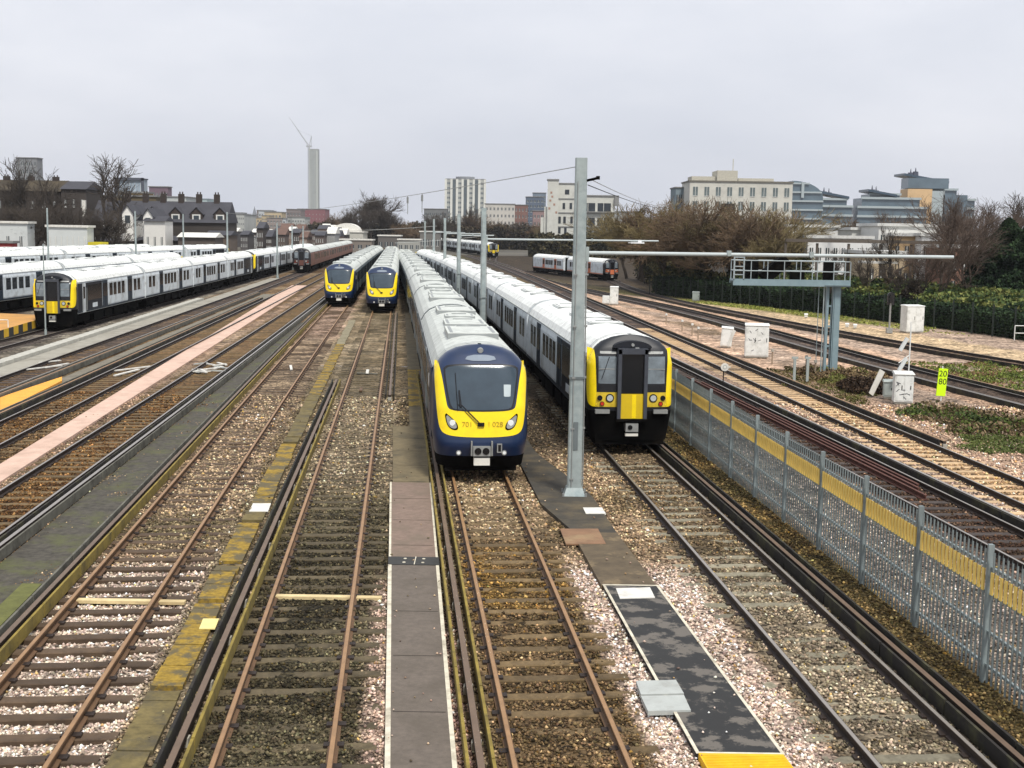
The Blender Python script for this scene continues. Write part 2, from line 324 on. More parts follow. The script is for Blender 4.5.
# ---------------------------------------------------------------- walkways, slabs
def ribbon(name,fl,fr,y0,y1,z0,z1,mat,dy=1.,edge=None,parent=None,structure=True):
    mb=MB(); ys=list(np.arange(y0,y1,dy))+[y1]; k=0
    for y in ys: 
        a=fl(y);b=fr(y); mb.v+=[(a,y,z0+float(gz(a,y))),(a,y,z1+float(gz(a,y))),(b,y,z1+float(gz(b,y))),(b,y,z0+float(gz(b,y)))]
    for i in range(len(ys)-1):
        k=i*4; mb.f+=[(k,k+4,k+5,k+1),(k+1,k+5,k+6,k+2),(k+2,k+6,k+7,k+3)]; mb.m+=[0]*3
    mb.f+=[(0,1,2,3),tuple(len(mb.v)-4+i for i in (3,2,1,0))]; mb.m+=[0,0]
    o=mb.build(name,mat,parent); 
    if structure and parent is None: struct(o)
    return o
WALKS=[]
def line2(a,b):
    (x0,y0),(x1,y1)=a,b; return lambda Y: x0+(x1-x0)*(Y-y0)/(y1-y0)
asph=M('asphalt_board',lin((98,89,80)),.9,var=.2,scale=9,dirt=lin((84,76,66)),dscale=1.1,damt=.7,bump=.2)
asphp=M('asphalt_pinkish',lin((120,102,90)),.9,var=.2,scale=6,dirt=lin((106,94,80)),dscale=1.1,damt=.7)
olive=M('asphalt_olive',lin((112,100,74)),.9,var=.2,scale=4,dirt=lin((76,70,54)),dscale=.9,damt=.8)
yelmoss=M('yellow_moss_concrete',lin((142,116,40)),.95,var=.4,scale=9,dirt=lin((90,82,60)),dscale=1.6,damt=.95,bump=.6,dlo=.46,dhi=.54)
white=M('white_line_paint',lin((205,198,178)),.8,var=.15,scale=6,dirt=lin((120,110,90)),dscale=2,damt=.6)
blackp=M('black_rubber',lin((50,50,48)),.8,var=.2,scale=6)
wl=line2(P(388,768),P(391,478)); wr=line2(P(455,768),P(430,478))
def jl(f,d): return lambda Y:f(Y)+d
w1=P(390,562)[1]; w2=P(391,480)[1]
ribbon('walkway',wl,wr,9,w1,-.2,-.06,asph); ribbon('walkway',jl(wl,-.04),jl(wr,.05),w1,w1+.62,-.2,-.045,blackp); ribbon('walkway',wl,wr,w1+.62,w2,-.2,-.06,asphp)
ribbon('walkway',jl(wl,.05),jl(wr,-.02),w2,44,-.2,-.10,olive)
wl2=jl(T['C'],1.95); wr2=jl(T['C'],2.75)
ribbon('walkway',wl2,wr2,44,49,-.2,-.10,olive); ribbon('walkway',wl2,wr2,49,62,-.2,-.09,yelmoss); ribbon('walkway',wl2,wr2,62,120,-.2,-.10,olive)
ribbon('walkway_edge_line',jl(wl,-.045),jl(wl,.03),9,w1,-.058,-.054,white); ribbon('walkway_edge_line',jl(wr,-.03),jl(wr,.035),9,w1,-.058,-.054,white)
ribbon('walkway_edge_line',jl(wl,-.03),jl(wl,.02),w1+.62,w2,-.058,-.054,white); ribbon('walkway_edge_line',jl(wr,-.02),jl(wr,.03),w1+.62,w2,-.058,-.054,white)
mb=MB()
for tx in (.28,.68):
    for ty in (.15,.45):
        xx=wl(w1)+(wr(w1)-wl(w1))*tx; mb.tube((xx,w1+ty,-.046),(xx,w1+ty,-.035),.035,n=10)
mb.face([(wl(w1)+.49,w1,-.041),(wl(w1)+.51,w1,-.041),(wl(w1)+.5,w1+.62,-.041),(wl(w1)+.48,w1+.62,-.041)])
struct(mb.build('walkway_studs',white))
WALKS.append((jl(wl,-.03),jl(wr,.03),9,44)); WALKS.append((wl2,wr2,44,120))
mb=MB()
for y in np.arange(15.,44,2.4):
    if abs(y-w1)<1.2: continue
    zt=-.056 if y<w2 else -.096; mb.box(wl(y)+.06,wr(y)-.06,y,y+.018,zt-.002,zt)
struct(mb.build('walkway_joints',under0:=M('joint_dark',lin((52,46,40)),.95)))
# dark path on the right, with a tactile end
pl=line2(P(699,750),P(603,580)); pr=line2(P(783,750),P(655,580))
ye=P(740,750)[1]; y0=P(630,582)[1]; y1=P(600,540)[1]
tact=M('yellow_tactile',lin((226,176,20)),.75,var=.12,scale=12,dirt=lin((170,130,30)),dscale=3,damt=.5)
darkp=M('wet_black_board',lin((34,34,33)),.7,var=.2,scale=4,dirt=lin((104,98,90)),dscale=1.9,damt=.85,dlo=.50,dhi=.55)
brownp=M('brown_board',lin((88,76,58)),.9,var=.3,scale=2.5,dirt=lin((120,104,78)),dscale=1.1,damt=.8,dlo=.56,dhi=.62)
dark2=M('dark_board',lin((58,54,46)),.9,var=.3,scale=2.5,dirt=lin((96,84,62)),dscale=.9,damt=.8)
ribbon('walkway',pl,pr,10,ye,-.2,-.05,tact)
mb=MB()
for i in range(int((ye-12)/.05)):
    y=12+i*.05
    mb.box(pl(y)+.03,pr(y)-.03,y,y+.02,-.05,-.04)
struct(mb.build('walkway_ridges',tact))
ribbon('walkway',pl,pr,ye,y0,-.2,-.06,darkp); ribbon('walkway',jl(pl,-.05),pr,y0,y1+1.,-.2,-.07,brownp)
ribbon('walkway_edge_line',jl(pl,-.03),jl(pl,.02),ye,y0,-.058,-.053,white); ribbon('walkway_edge_line',jl(pr,-.02),jl(pr,.03),ye,y0,-.058,-.053,white); 
mb=MB(); mb.box(pl(y0),pr(y0),y0-.05,y0,-.058,-.052); mb.box(pl(ye),pr(ye),ye,ye+.05,-.058,-.052); struct(mb.build('walkway_edge_line',white))
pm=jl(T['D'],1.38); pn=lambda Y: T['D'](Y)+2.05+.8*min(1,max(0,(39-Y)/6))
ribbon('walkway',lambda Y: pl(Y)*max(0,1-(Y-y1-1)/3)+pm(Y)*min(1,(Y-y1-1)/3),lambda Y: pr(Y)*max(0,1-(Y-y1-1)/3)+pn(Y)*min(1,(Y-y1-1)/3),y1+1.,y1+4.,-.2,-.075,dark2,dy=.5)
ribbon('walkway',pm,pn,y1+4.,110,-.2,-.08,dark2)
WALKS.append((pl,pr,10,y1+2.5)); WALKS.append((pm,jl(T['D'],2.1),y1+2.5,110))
def slab(name,label,cat,pxs,z0,z1,mat,structure=False,group=None):
    """flat slab through four ground pixels"""
    pts=[P(a,b) for a,b in pxs]; mb=MB(); k=len(pts)
    bot=[(x,y,z0) for x,y in pts]; top=[(x,y,z1) for x,y in pts]
    mb.face(top); 
    for i in range(k): j=(i+1)%k; mb.face([bot[i],bot[j],top[j],top[i]])
    o=mb.build(name,mat)
    if structure: struct(o)
    else: tag(o,label,cat,group)
    return o
conc=M('concrete',lin((168,164,152)),.85,var=.15,scale=6,dirt=lin((110,104,92)),dscale=1.5,damt=.6,bump=.15)
pale=M('pale_cover',lin((214,212,204)),.7,var=.08,scale=6,dirt=lin((150,146,136)),dscale=3,damt=.5)
greyc=M('grey_cover',lin((168,172,168)),.7,var=.1,scale=6,dirt=lin((120,118,112)),dscale=3,damt=.5)
slab('access_cover','grey near leaf of the two-leaf cover on the left edge of the black path','cover',[(648,709),(691,708),(684,693),(641,694)],-.1,-.03,greyc)
slab('access_cover','grey far leaf of the two-leaf access cover beside the black path','cover',[(641,692.5),(684,691.5),(676,678),(636,679)],-.1,-.028,greyc)
slab('access_cover','small white cover at the far end of the black path','cover',[(620,596),(655,595),(650,585),(616,586)],-.1,-.045,pale)
slab('access_cover','pale cover in the brown path just beyond the tall near mast foot','cover',[(586,511),(606,511),(602,505),(583,505)],-.1,-.062,pale)
slab('access_cover','brown square cover with a tan rim in the path before the tall near mast','cover',[(566,541),(606,541),(598,526),(560,526)],-.1,-.062,M('brown_cover',lin((126,96,72)),.9,var=.2,dirt=lin((160,140,104)),damt=.6))
# mossy troughs between tracks
trm=M('mossy_trough',lin((104,92,56)),.95,var=.4,scale=5,dirt=lin((76,70,56)),dscale=1.6,damt=.9,bump=.2)
segs=[(13,18.2,trm),(18.4,22.6,yelmoss),(22.9,25.2,yelmoss),(25.6,29.0,yelmoss),(29.3,30.4,trm),(31,40,yelmoss),(40.3,41.2,trm),(41.4,52,trm),(52.3,60,yelmoss),(60.3,75,yelmoss),(75,95,M('trough_plain',lin((128,120,96)),.9,var=.25))]
for i,(a,b,m) in enumerate(segs):
    mb=MB(); y=a
    while y<b-.05:
        y2=min(y+random.choice((.9,1.,1.1)),b); w_=random.uniform(-.03,.03); t_=random.uniform(-.012,.012); x0_,x1_=float(MOSS(y)),float(MOSS(y2)); zt=-.095+random.uniform(-.012,.012)
        k=len(mb.v); p=[(x0_-.24+w_,y+.012),(x0_+.25+w_,y+.012+t_),(x1_+.25+w_,y2-.012+t_),(x1_-.24+w_,y2-.012)]
        mb.v+=[(q[0],q[1],-.25) for q in p]+[(q[0],q[1],zt) for q in p]; mb.f+=[tuple(k+i_ for i_ in f) for f in ((4,5,6,7),(0,1,5,4),(1,2,6,5),(2,3,7,6),(3,0,4,7))]; mb.m+=[0]*5; y=y2
    o=mb.build('cable_trough',m)
    tag(o,'yellow moss covered cable trough between the two near left tracks',"cable trough",'cable trough lengths between the two near left tracks')
WALKS.append((jl(MOSS,-.25),jl(MOSS,.27),13,95))
slab('access_cover','small pale yellow cover set on the mossy trough near the white crosspiece','cover',[(199,624),(215,624),(219,614),(203,614)],-.1,-.082,M('yellow_cover',lin((222,208,140)),.8,var=.1))
slab('access_cover','white grating on the mossy trough beyond the pale yellow cover','cover',[(249,508),(268,508),(271,500),(253,500)],-.1,-.082,pale)
# paths of the left part
dkmoss=M('dark_mossy_path',lin((70,66,58)),.95,var=.5,scale=6,dirt=lin((82,84,50)),dscale=.9,damt=.95,bump=.6)
A1=T['A1'];B=T['B']
ribbon('walkway',jl(A1,1.42),jl(B,-1.35),10,92,-.25,-.12,dkmoss)
o=ribbon('cable_trough',jl(B,-2.0),jl(B,-1.62),19.2,23.6,-.12,-.06,M('green_moss',lin((92,94,48)),.95,var=.3,scale=4),structure=False); tag(o,'short green mossy trough on the dark path at the lower left','cable trough')
pink=M('pink_path',lin((200,170,152)),.9,var=.12,scale=3,dirt=lin((164,138,120)),dscale=.5,damt=.7)
ribbon('walkway',line2(P(0,460.5),P(256,306)),line2(P(0,478),P(256,317)),33,150,-.25,-.1,pink)
gpath=M('grey_path',lin((150,146,134)),.9,var=.15,scale=1.5,dirt=lin((112,106,94)),dscale=.4,damt=.7)
A3=T['A3']
ribbon('walkway',jl(A3,-2.3),jl(A3,-1.05),45,170,-.25,-.1,gpath)
ribbon('walkway',jl(A3,1.75),jl(A3,2.9),40,130,-.25,-.11,M('grey_path_dark',lin((112,106,92)),.9,var=.25,scale=1.2))
tr0=M('concrete_trough',lin((176,174,164)),.9,var=.15,scale=2)
mb=MB()
for i in range(48):
    y=60+i*1.2; x=float(A3(y))-2.7; mb.box(x-.3,x+.3,y,y+1.12,-.2,.08)
tag(mb.build('cable_trough',tr0),'raised pale concrete cable trough left of the grey path beside the left front train','cable trough')
slab('walkway','','',[(0,412),(62,381),(62,377),(8,395),(0,398)],-.1,.02,M('orange_slab',lin((226,160,60)),.85,var=.1,scale=2,dirt=lin((200,130,60)),damt=.4),structure=True)
# raised orange platform by the train on the far left
pf=MB(); a=(-38.5,72.); 
og=M('orange_platform',lin((190,140,72)),.85,var=.15,scale=1.2,dirt=lin((150,118,80)),dscale=.4,damt=.6)
yb=M('platform_yellow_edge',lin((222,178,40)),.8,var=.1)
def plx(y): return T['G'](y)-1.75
pts=[(plx(73.)-6,71.5),(plx(73.)+1.,73.),(plx(84.),86.),(plx(84.)-6,88.)]
pf=MB()
pf.face([(x,y,.55) for x,y in pts],0)
for i in range(4):
    j=(i+1)%4; (x0_,y0_),(x1_,y1_)=pts[i],pts[j]
    for s in range(12):
        if i==0 or i==1:
            t0=s/12;t1=(s+1)/12
            pf.face([(x0_+(x1_-x0_)*t0,y0_+(y1_-y0_)*t0,.05),(x0_+(x1_-x0_)*t1,y0_+(y1_-y0_)*t1,.05),(x0_+(x1_-x0_)*t1,y0_+(y1_-y0_)*t1,.55),(x0_+(x1_-x0_)*t0,y0_+(y1_-y0_)*t0,.55)],1 if s%2 else 2)
    pf.face([(x0_,y0_,-.2),(x1_,y1_,-.2),(x1_,y1_,.05),(x0_,y0_,.05)],2)
tag(pf.build('platform',[og,yb,blackp]),'low orange platform with a yellow and black front edge beside the left front train','platform')
stones()
# ================================================================ TRACKS
rust=M('rusty_rail',lin((100,74,48)),.65,metal=.1,var=.25,scale=4,dirt=lin((78,54,38)),dscale=2,damt=.7)
darkrail=M('dark_rail',lin((50,40,34)),.6,metal=.3,var=.2,scale=4)
shiny=M('worn_rail',lin((168,160,150)),.35,metal=.7,var=.1,scale=3)
rustl=M('worn_rust_head',lin((148,114,78)),.5,metal=.1,var=.2,scale=3)
sleep_d=M('dark_timber',lin((84,68,52)),.95,var=.35,scale=6,rnd=.25,bump=.4,dirt=lin((52,42,34)),dscale=3,damt=.8)
sleep_m=M('mossy_timber',lin((84,74,54)),.95,var=.4,scale=5,rnd=.3,bump=.4,dirt=lin((60,52,34)),dscale=3,damt=.8)
sleep_o=M('ochre_timber',lin((104,86,58)),.95,var=.4,scale=5,rnd=.3,bump=.4,dirt=lin((74,60,36)),dscale=3,damt=.8)
sleep_g=M('grey_sleeper',lin((128,122,104)),.95,var=.3,scale=5,rnd=.3,dirt=lin((80,74,58)),dscale=3,damt=.8)
sleep_b=M('beige_timber',lin((192,164,128)),.9,var=.2,scale=4,rnd=.15,dirt=lin((160,130,90)),dscale=3,damt=.6)
sleep_k=M('black_sleeper',lin((66,58,54)),.95,var=.3,scale=5,rnd=.3)
yelboard=M('yellow_mossy_board',lin((136,118,52)),.95,var=.35,scale=5,dirt=lin((60,54,32)),dscale=2.5,damt=.8)
blkboard=M('black_guard_board',lin((34,30,26)),.9,var=.3,scale=3,dirt=lin((86,84,52)),dscale=1.3,damt=.6)
greyboard=M('grey_guard_board',lin((98,96,86)),.9,var=.3,scale=3,dirt=lin((54,50,42)),dscale=1.3,damt=.8)
RP=[(-.075,-.15),(.075,-.15),(.075,-.13),(.012,-.11),(.012,-.04),(.038,-.028),(.038,0),(-.038,0),(-.038,-.028),(-.012,-.04),(-.012,-.11),(-.075,-.13)]
HALF=.755
def tpath(k,off,y0,y1,z=0.):
    ys=list(np.arange(y0,y1,3. if y1-y0>40 else 1.5))+[y1]
    return [(float(T[k](y))+off,float(y),z+float(gz(T[k](y)+off,y))) for y in ys]
def track(k,label,y0,y1,sm,group='railway tracks of the yard',railm=None,headm=None,cond=(),ys0=None,sp=.70,sleepers=True,slz=-.150,zone=None,chairs=False,topgrass=None):
    x=float(T[k](y0)); root=empty('railway_track',(0,0,0),0,label,'railway track',group)
    railm=railm or rust
    for s in (-1,1):
        mb=MB(); mb.sweep(RP,tpath(k,s*HALF,y0,y1)); 
        if headm: mb.sweep([(-.03,0),(.03,0),(.03,.003),(-.03,.003)],tpath(k,s*HALF,y0,y1),mi=1)
        mb.build('rail',[railm,headm or railm],root)
    if sleepers:
        n=int((y1-(ys0 or y0))/sp); ymax=(ys0 or y0)
        protos=[]
        for q in range(3):
            mb=MB(); hl=1.3+.04*q; e=.012*q
            # chamfered baulk
            pr=[(-.125,-.14),(.125,-.14),(.127,-.012),(.108,0),(-.108,0),(-.127,-.012)]
            k0=len(mb.v); 
            xs=[-hl,-hl*.5+e,0,hl*.5,hl]
            for xx in xs:
                jz=random.uniform(-.008,.006); jy=random.uniform(-.008,.008)
                for (a,b) in pr: mb.v.append((xx,a+jy,b+jz))
            for i in range(4):
                for j in range(6): jj=(j+1)%6; mb.f.append((k0+i*6+j,k0+i*6+jj,k0+(i+1)*6+jj,k0+(i+1)*6+j)); mb.m.append(0)
            mb.f+= [tuple(k0+j for j in range(6))[::-1],tuple(k0+24+j for j in range(6))]; mb.m+=[0,0]
            for s in (-1,1): mb.box(s*HALF-.14,s*HALF+.14,-.07,.07,.001,.035,1)
            protos.append(mb)
        firsts=[None]*3; y=ys0 or y0; cnt=0; rest=MB(); 
        while y<y1:
            yy=y+random.uniform(-.03,.03); xx=float(T[k](yy)); z=slz+float(gz(xx,yy)); rz=-math.atan(slope(k,yy))+random.uniform(-.012,.012)
            if cnt<98:
                q=random.randrange(3)
                if firsts[q] is None: firsts[q]=protos[q].build('sleeper',[sm,darkrail],root,loc=(xx,yy,z)); firsts[q].rotation_euler=(0,0,rz)
                else: cpart(firsts[q],root,(xx,yy,z+random.uniform(-.006,.006)),rz)
            else: rest.box(xx-1.3,xx+1.3,yy-.12,yy+.12,z-.1,z)
            cnt+=1; y+=sp
        if rest.v: tag(rest.build('sleepers',sm if sm is not sleep_b else sleep_k,root),kind='stuff')
    for (off,a,b,bl,br,hm) in cond:
        mb=MB(); mb.sweep([(-.05,-.02),(.05,-.02),(.05,.075),(-.05,.075)],tpath(k,off,a,b)); 
        mb.sweep([(-.045,.075),(.045,.075),(.045,.079),(-.045,.079)],tpath(k,off,a,b),mi=1)
        yy=a
        while yy<b: xx=float(T[k](yy))+off; mb.box(xx-.07,xx+.07,yy-.07,yy+.07,-.15+float(gz(xx,yy)),-.02+float(gz(xx,yy)),2); yy+=2.1
        mb.build('conductor_rail',[darkrail,hm or rustl,conc],root)
        for d,bm in ((-.17,bl),(.17,br)):
            if bm is None: continue
            mb=MB(); yy=a
            while yy<b-.3:
                y2=min(yy+random.choice((2.6,3.4,2.9)),b)
                mb.sweep([(-.022,-.14),(.022,-.14),(.022,.10),(-.022,.10)],tpath(k,off+d,yy,y2-.04)); yy=y2
            mb.build('guard_board',bm,root)
    return root
condh=M('conductor_head',lin((112,92,74)),.5,metal=.3,var=.15,scale=3)
t=track('B','near left track of pale pink ballast and bare dark sleepers with rusty rails',10,150,sleep_d,headm=rustl,cond=[(-HALF-.5,10,150,greyboard,yelboard,condh)],slz=-.145,sp=.72)
track('C','second near track of dark mossy ballast between the yellow moss trough and the asphalt walkway',10,150,sleep_m,headm=rustl,cond=[(-HALF-.52,10,56,blkboard,yelboard,condh),(HALF+.42,51,104,blkboard,blkboard,condh)],slz=-.152)
track('D','middle track running under the nearest yellow and blue train',10,150,sleep_o,headm=rustl,cond=[(-HALF-.45,10,60,yelboard,yelboard,condh)],slz=-.15)
track('F','right track of grey ballast beside the palisade fence, leading under the black fronted train',10,150,sleep_g,headm=shiny,railm=darkrail,cond=[(HALF+.42,10,110,blkboard,blkboard,condh)],slz=-.155)
track('A1','brown left track just left of the dark mossy path',14,190,sleep_o,headm=shiny,railm=darkrail,cond=[(HALF+.42,14,120,blkboard,greyboard,shiny)],ys0=26,slz=-.155)
track('A2','brown left track between the pink path and the orange slab',24,190,sleep_o,headm=shiny,railm=darkrail,cond=[(-HALF-.45,24,120,greyboard,blkboard,None)],ys0=38,slz=-.155)
track('A3','left track between the grey path and the orange slab',34,196,sleep_k,headm=shiny,railm=darkrail,cond=[(HALF+.5,34,130,greyboard,greyboard,None)],ys0=50,slz=-.155)
track('G','track under the leftmost yellow fronted train',55,300,sleep_k,headm=shiny,railm=darkrail,ys0=64)
track('Hh','far left yard track under the long white train behind the leftmost front',75,320,sleep_k,headm=shiny,railm=darkrail,ys0=78)
track('I','far left yard track under the second row of white trains',95,330,sleep_k,headm=shiny,railm=darkrail,ys0=100)
track('J','farthest left yard track under the back row of white trains',104,212,sleep_k,headm=shiny,railm=darkrail)
track('T1','main line track right behind the palisade fence with black conductor rail',16,330,sleep_k,headm=shiny,railm=darkrail,cond=[(HALF+.42,16,200,blkboard,None,shiny)],group='main line tracks beyond the fence')
track('T2','main line track on pale beige timber sleepers beyond the fence',20,330,sleep_b,headm=shiny,railm=darkrail,cond=[(HALF+.42,41.5,200,blkboard,None,None)],group='main line tracks beyond the fence',ys0=24)
track('T3','main line track between the white cabinets and the farthest track',30,330,sleep_k,headm=shiny,railm=darkrail,cond=[(HALF+.45,30,200,blkboard,None,None),(-HALF-.45,30,120,blkboard,None,shiny)],group='main line tracks beyond the fence',ys0=40)
track('T4','farthest main line track in front of the green fence',40,222,sleep_k,headm=shiny,railm=darkrail,cond=[(-HALF-.45,40,190,blkboard,None,None)],group='main line tracks beyond the fence',ys0=52)
track('O','short far siding track under the small orange fronted train',214,262,sleep_k,group='main line tracks beyond the fence',headm=shiny,railm=darkrail)
# painted crosspieces
for (xa,xb,y,k,lab) in ((-1.05,.62,595,'B','pale painted board across the near left track'),(-1.0,.75,588,'C','pale painted board across the second near track')):
    Yc=P(150,y)[1]; x=float(T[k](Yc)); mb=MB(); mb.box(x-.72,x+.70,Yc-.08,Yc+.08,-.16,-.10); mb.box(x+.82,x+1.3,Yc-.08,Yc+.08,-.16,-.105); tag(mb.build('cross_board',M('cream_board',lin((206,186,140)),.85,var=.2,scale=5,dirt=lin((150,130,90)),damt=.5)),lab,'board')
# spare rails lying by the fence
mb=MB()
SR=line2(P(696,381),P(916,490))
for d,ya,yb in ((0,33.0,62),(.22,34.,60),(.42,34.5,50)):
    xs=[]; 
    for y in np.arange(ya,yb,3.): xs.append((float(SR(y))+d, y,.0))
    mb.sweep(RP,xs)
tag(mb.build('spare_rails',M('red_rust',lin((84,50,40)),.85,var=.3,scale=3)),'three rusty red spare rails lying just behind the palisade fence','rails')
# ================================================================ TRAINS
navy=M('navy_paint',lin((16,38,72)),.32,var=.06,scale=2,spec=.6,dirt=lin((40,48,62)),dscale=.9,damt=.4)
side701=M('slate_side',lin((62,78,84)),.4,var=.08,scale=2,dirt=lin((84,84,80)),damt=.4)
yel=M('yellow_paint',lin((244,214,10)),.4,var=.05,scale=3,dirt=lin((206,176,30)),dscale=1.6,damt=.35)
roofg=M('train_roof_grey',lin((192,196,190)),.6,var=.12,scale=2.2,dirt=lin((150,152,146)),dscale=2.5,damt=.6)
roofw=M('train_roof_white',lin((228,230,226)),.6,var=.08,scale=2.2,dirt=lin((172,172,166)),dscale=2.5,damt=.6)
whites=M('white_side',lin((214,222,226)),.4,var=.05,scale=2,dirt=lin((140,140,134)),dscale=1.2,damt=.6)
orange=M('orange_paint',lin((196,110,70)),.5,var=.06)
redp=M('dull_red_side',lin((120,84,70)),.6,var=.12,scale=2)
blk=M('black_gloss',lin((14,16,20)),.25,var=.1,scale=3,spec=.6)
under=M('underframe_black',lin((10,10,10)),.95,var=.3,scale=4,spec=.05,dirt=lin((30,26,22)),dscale=2)
glass=M('dark_glass',lin((16,20,24)),.18,var=.1,scale=1.,spec=.45)
wscr=M('windscreen_glass',lin((58,70,80)),.12,var=.18,scale=1.2,spec=.45)  # grey-blue base has the sky's reflection painted into the glass colour
seam=M('roof_seam',lin((138,142,142)),.6,var=.1)
lampw=M('headlamp_glass',lin((232,236,236)),.15,var=.04,spec=.8)
steel=M('grey_steel',lin((150,152,150)),.5,metal=.4,var=.15,scale=8)
redl=M('red_lamp',lin((190,50,30)),.3,var=.05)
HWZ=[(0.30,1.22),(.9,1.30),(1.2,1.35),(2.75,1.35),(2.98,1.30),(3.25,1.16),(3.45,.95),(3.58,.66),(3.65,.34),(3.672,.02)]
def wid(z): return float(np.interp(z,[a for a,b in HWZ],[b for a,b in HWZ]))
PROF=[(-1.28,.95),(-1.35,1.2),(-1.35,2.75),(-1.30,2.98),(-1.16,3.25),(-.95,3.45),(-.66,3.58),(-.34,3.65),(0,3.672)]
PROF=PROF+[(-a,b) for a,b in PROF[-2::-1]]
def band(mb,y0,y1,off,mi,zmin=2.97):
    pr=[(x*(1+off/1.3),z+off) for x,z in PROF if z>=zmin]; mb.extr(pr,y0,y1,mi,closed=False)
    k=len(mb.v)
class Nose:
    def __init__(s,L,n,yf): s.L=L;s.n=n;s.yf=yf
    def y(s,x,z):
        w=max(wid(z),.03); t=min(abs(x)/w,.9999); f=s.yf(z); return s.L-(s.L-f)*(1-t**s.n)**(1/s.n)
    def p(s,x,z,off=0.):
        e=.01; y=s.y(x,z); dx=(s.y(x+e,z)-s.y(x-e,z))/(2*e); dz=(s.y(x,z+e)-s.y(x,z-e))/(2*e)
        n=Vector((dx,-1,dz)); n.normalize(); return (x+n.x*off,y+n.y*off,z+n.z*off)
    def mesh(s,mb,mi,z0=.35,nz=46,nx=40):
        zs=[z0+(3.67-z0)*(1-(1-i/(nz-1))**1.5) for i in range(nz)]; k=len(mb.v)
        for z in zs:
            w=wid(z); f=s.yf(z)
            for j in range(nx+1):
                a=math.pi*(j/nx-.5); sx=math.copysign(abs(math.sin(a))**(2/s.n),math.sin(a)); cy=abs(math.cos(a))**(2/s.n)
                mb.v.append((w*sx,s.L-(s.L-f)*cy,z))
        for i in range(nz-1):
            for j in range(nx): a=k+i*(nx+1)+j; mb.f.append((a,a+1,a+nx+2,a+nx+1)); mb.m.append(mi)
def chaik(p,closed,it=2):
    for _ in range(it):
        q=[]; n=len(p)
        for i in range(n if closed else n-1):
            a=p[i];b=p[(i+1)%n]; q+=[(a[0]*.75+b[0]*.25,a[1]*.75+b[1]*.25),(a[0]*.25+b[0]*.75,a[1]*.25+b[1]*.75)]
        if not closed: q=[p[0]]+q+[p[-1]]
        p=q
    return p
def resamp(p,n,closed=False):
    q=p+[p[0]] if closed else p; d=[0]
    for a,b in zip(q,q[1:]): d.append(d[-1]+math.hypot(b[0]-a[0],b[1]-a[1]))
    ts=np.linspace(0,d[-1],n+1 if closed else n); r=list(zip(np.interp(ts,d,[a[0] for a in q]),np.interp(ts,d,[a[1] for a in q])))
    return r[:-1] if closed else r
def strip(mb,nose,outer,inner,off,mi=0,n=70,m=6,closed=False):
    o=resamp(chaik(outer,closed),n,closed); i_=resamp(chaik(inner,closed),n,closed); k=len(mb.v); n=len(o)
    for r in range(m+1):
        t=r/m
        for a,b in zip(o,i_): mb.v.append(nose.p(a[0]*(1-t)+b[0]*t,a[1]*(1-t)+b[1]*t,off))
    for r in range(m):
        for j in range(n if closed else n-1): jj=(j+1)%n; mb.f.append((k+r*n+j,k+r*n+jj,k+(r+1)*n+jj,k+(r+1)*n+j)); mb.m.append(mi)
def fill(mb,nose,outl,off,mi=0,n=40,m=8,it=2):
    cx=sum(a for a,b in outl)/len(outl); cz=sum(b for a,b in outl)/len(outl)
    inner=[(cx+(a-cx)*.02,cz+(b-cz)*.02) for a,b in outl]
    o=resamp(chaik(outl,True,it) if it else outl,n,True); k=len(mb.v); n=len(o)
    for r in range(m):
        t=r/m
        for a in o: mb.v.append(nose.p(a[0]*(1-t)+cx*t,a[1]*(1-t)+cz*t,off))
    mb.v.append(nose.p(cx,cz,off)); c=len(mb.v)-1
    for r in range(m-1):
        for j in range(n): jj=(j+1)%n; mb.f.append((k+r*n+j,k+r*n+jj,k+(r+1)*n+jj,k+(r+1)*n+j)); mb.m.append(mi)
    for j in range(n): mb.f.append((k+(m-1)*n+j,k+(m-1)*n+(j+1)%n,c)); mb.m.append(mi)
CARL=19.9
def side_box(mb,s,y0,y1,z0,z1,t=.012,mi=0):
    x=1.35; a,b=(x-.01,x+t) if s>0 else (-x-t,-x+.01); mb.box(a,b,y0,y1,z0,z1,mi)
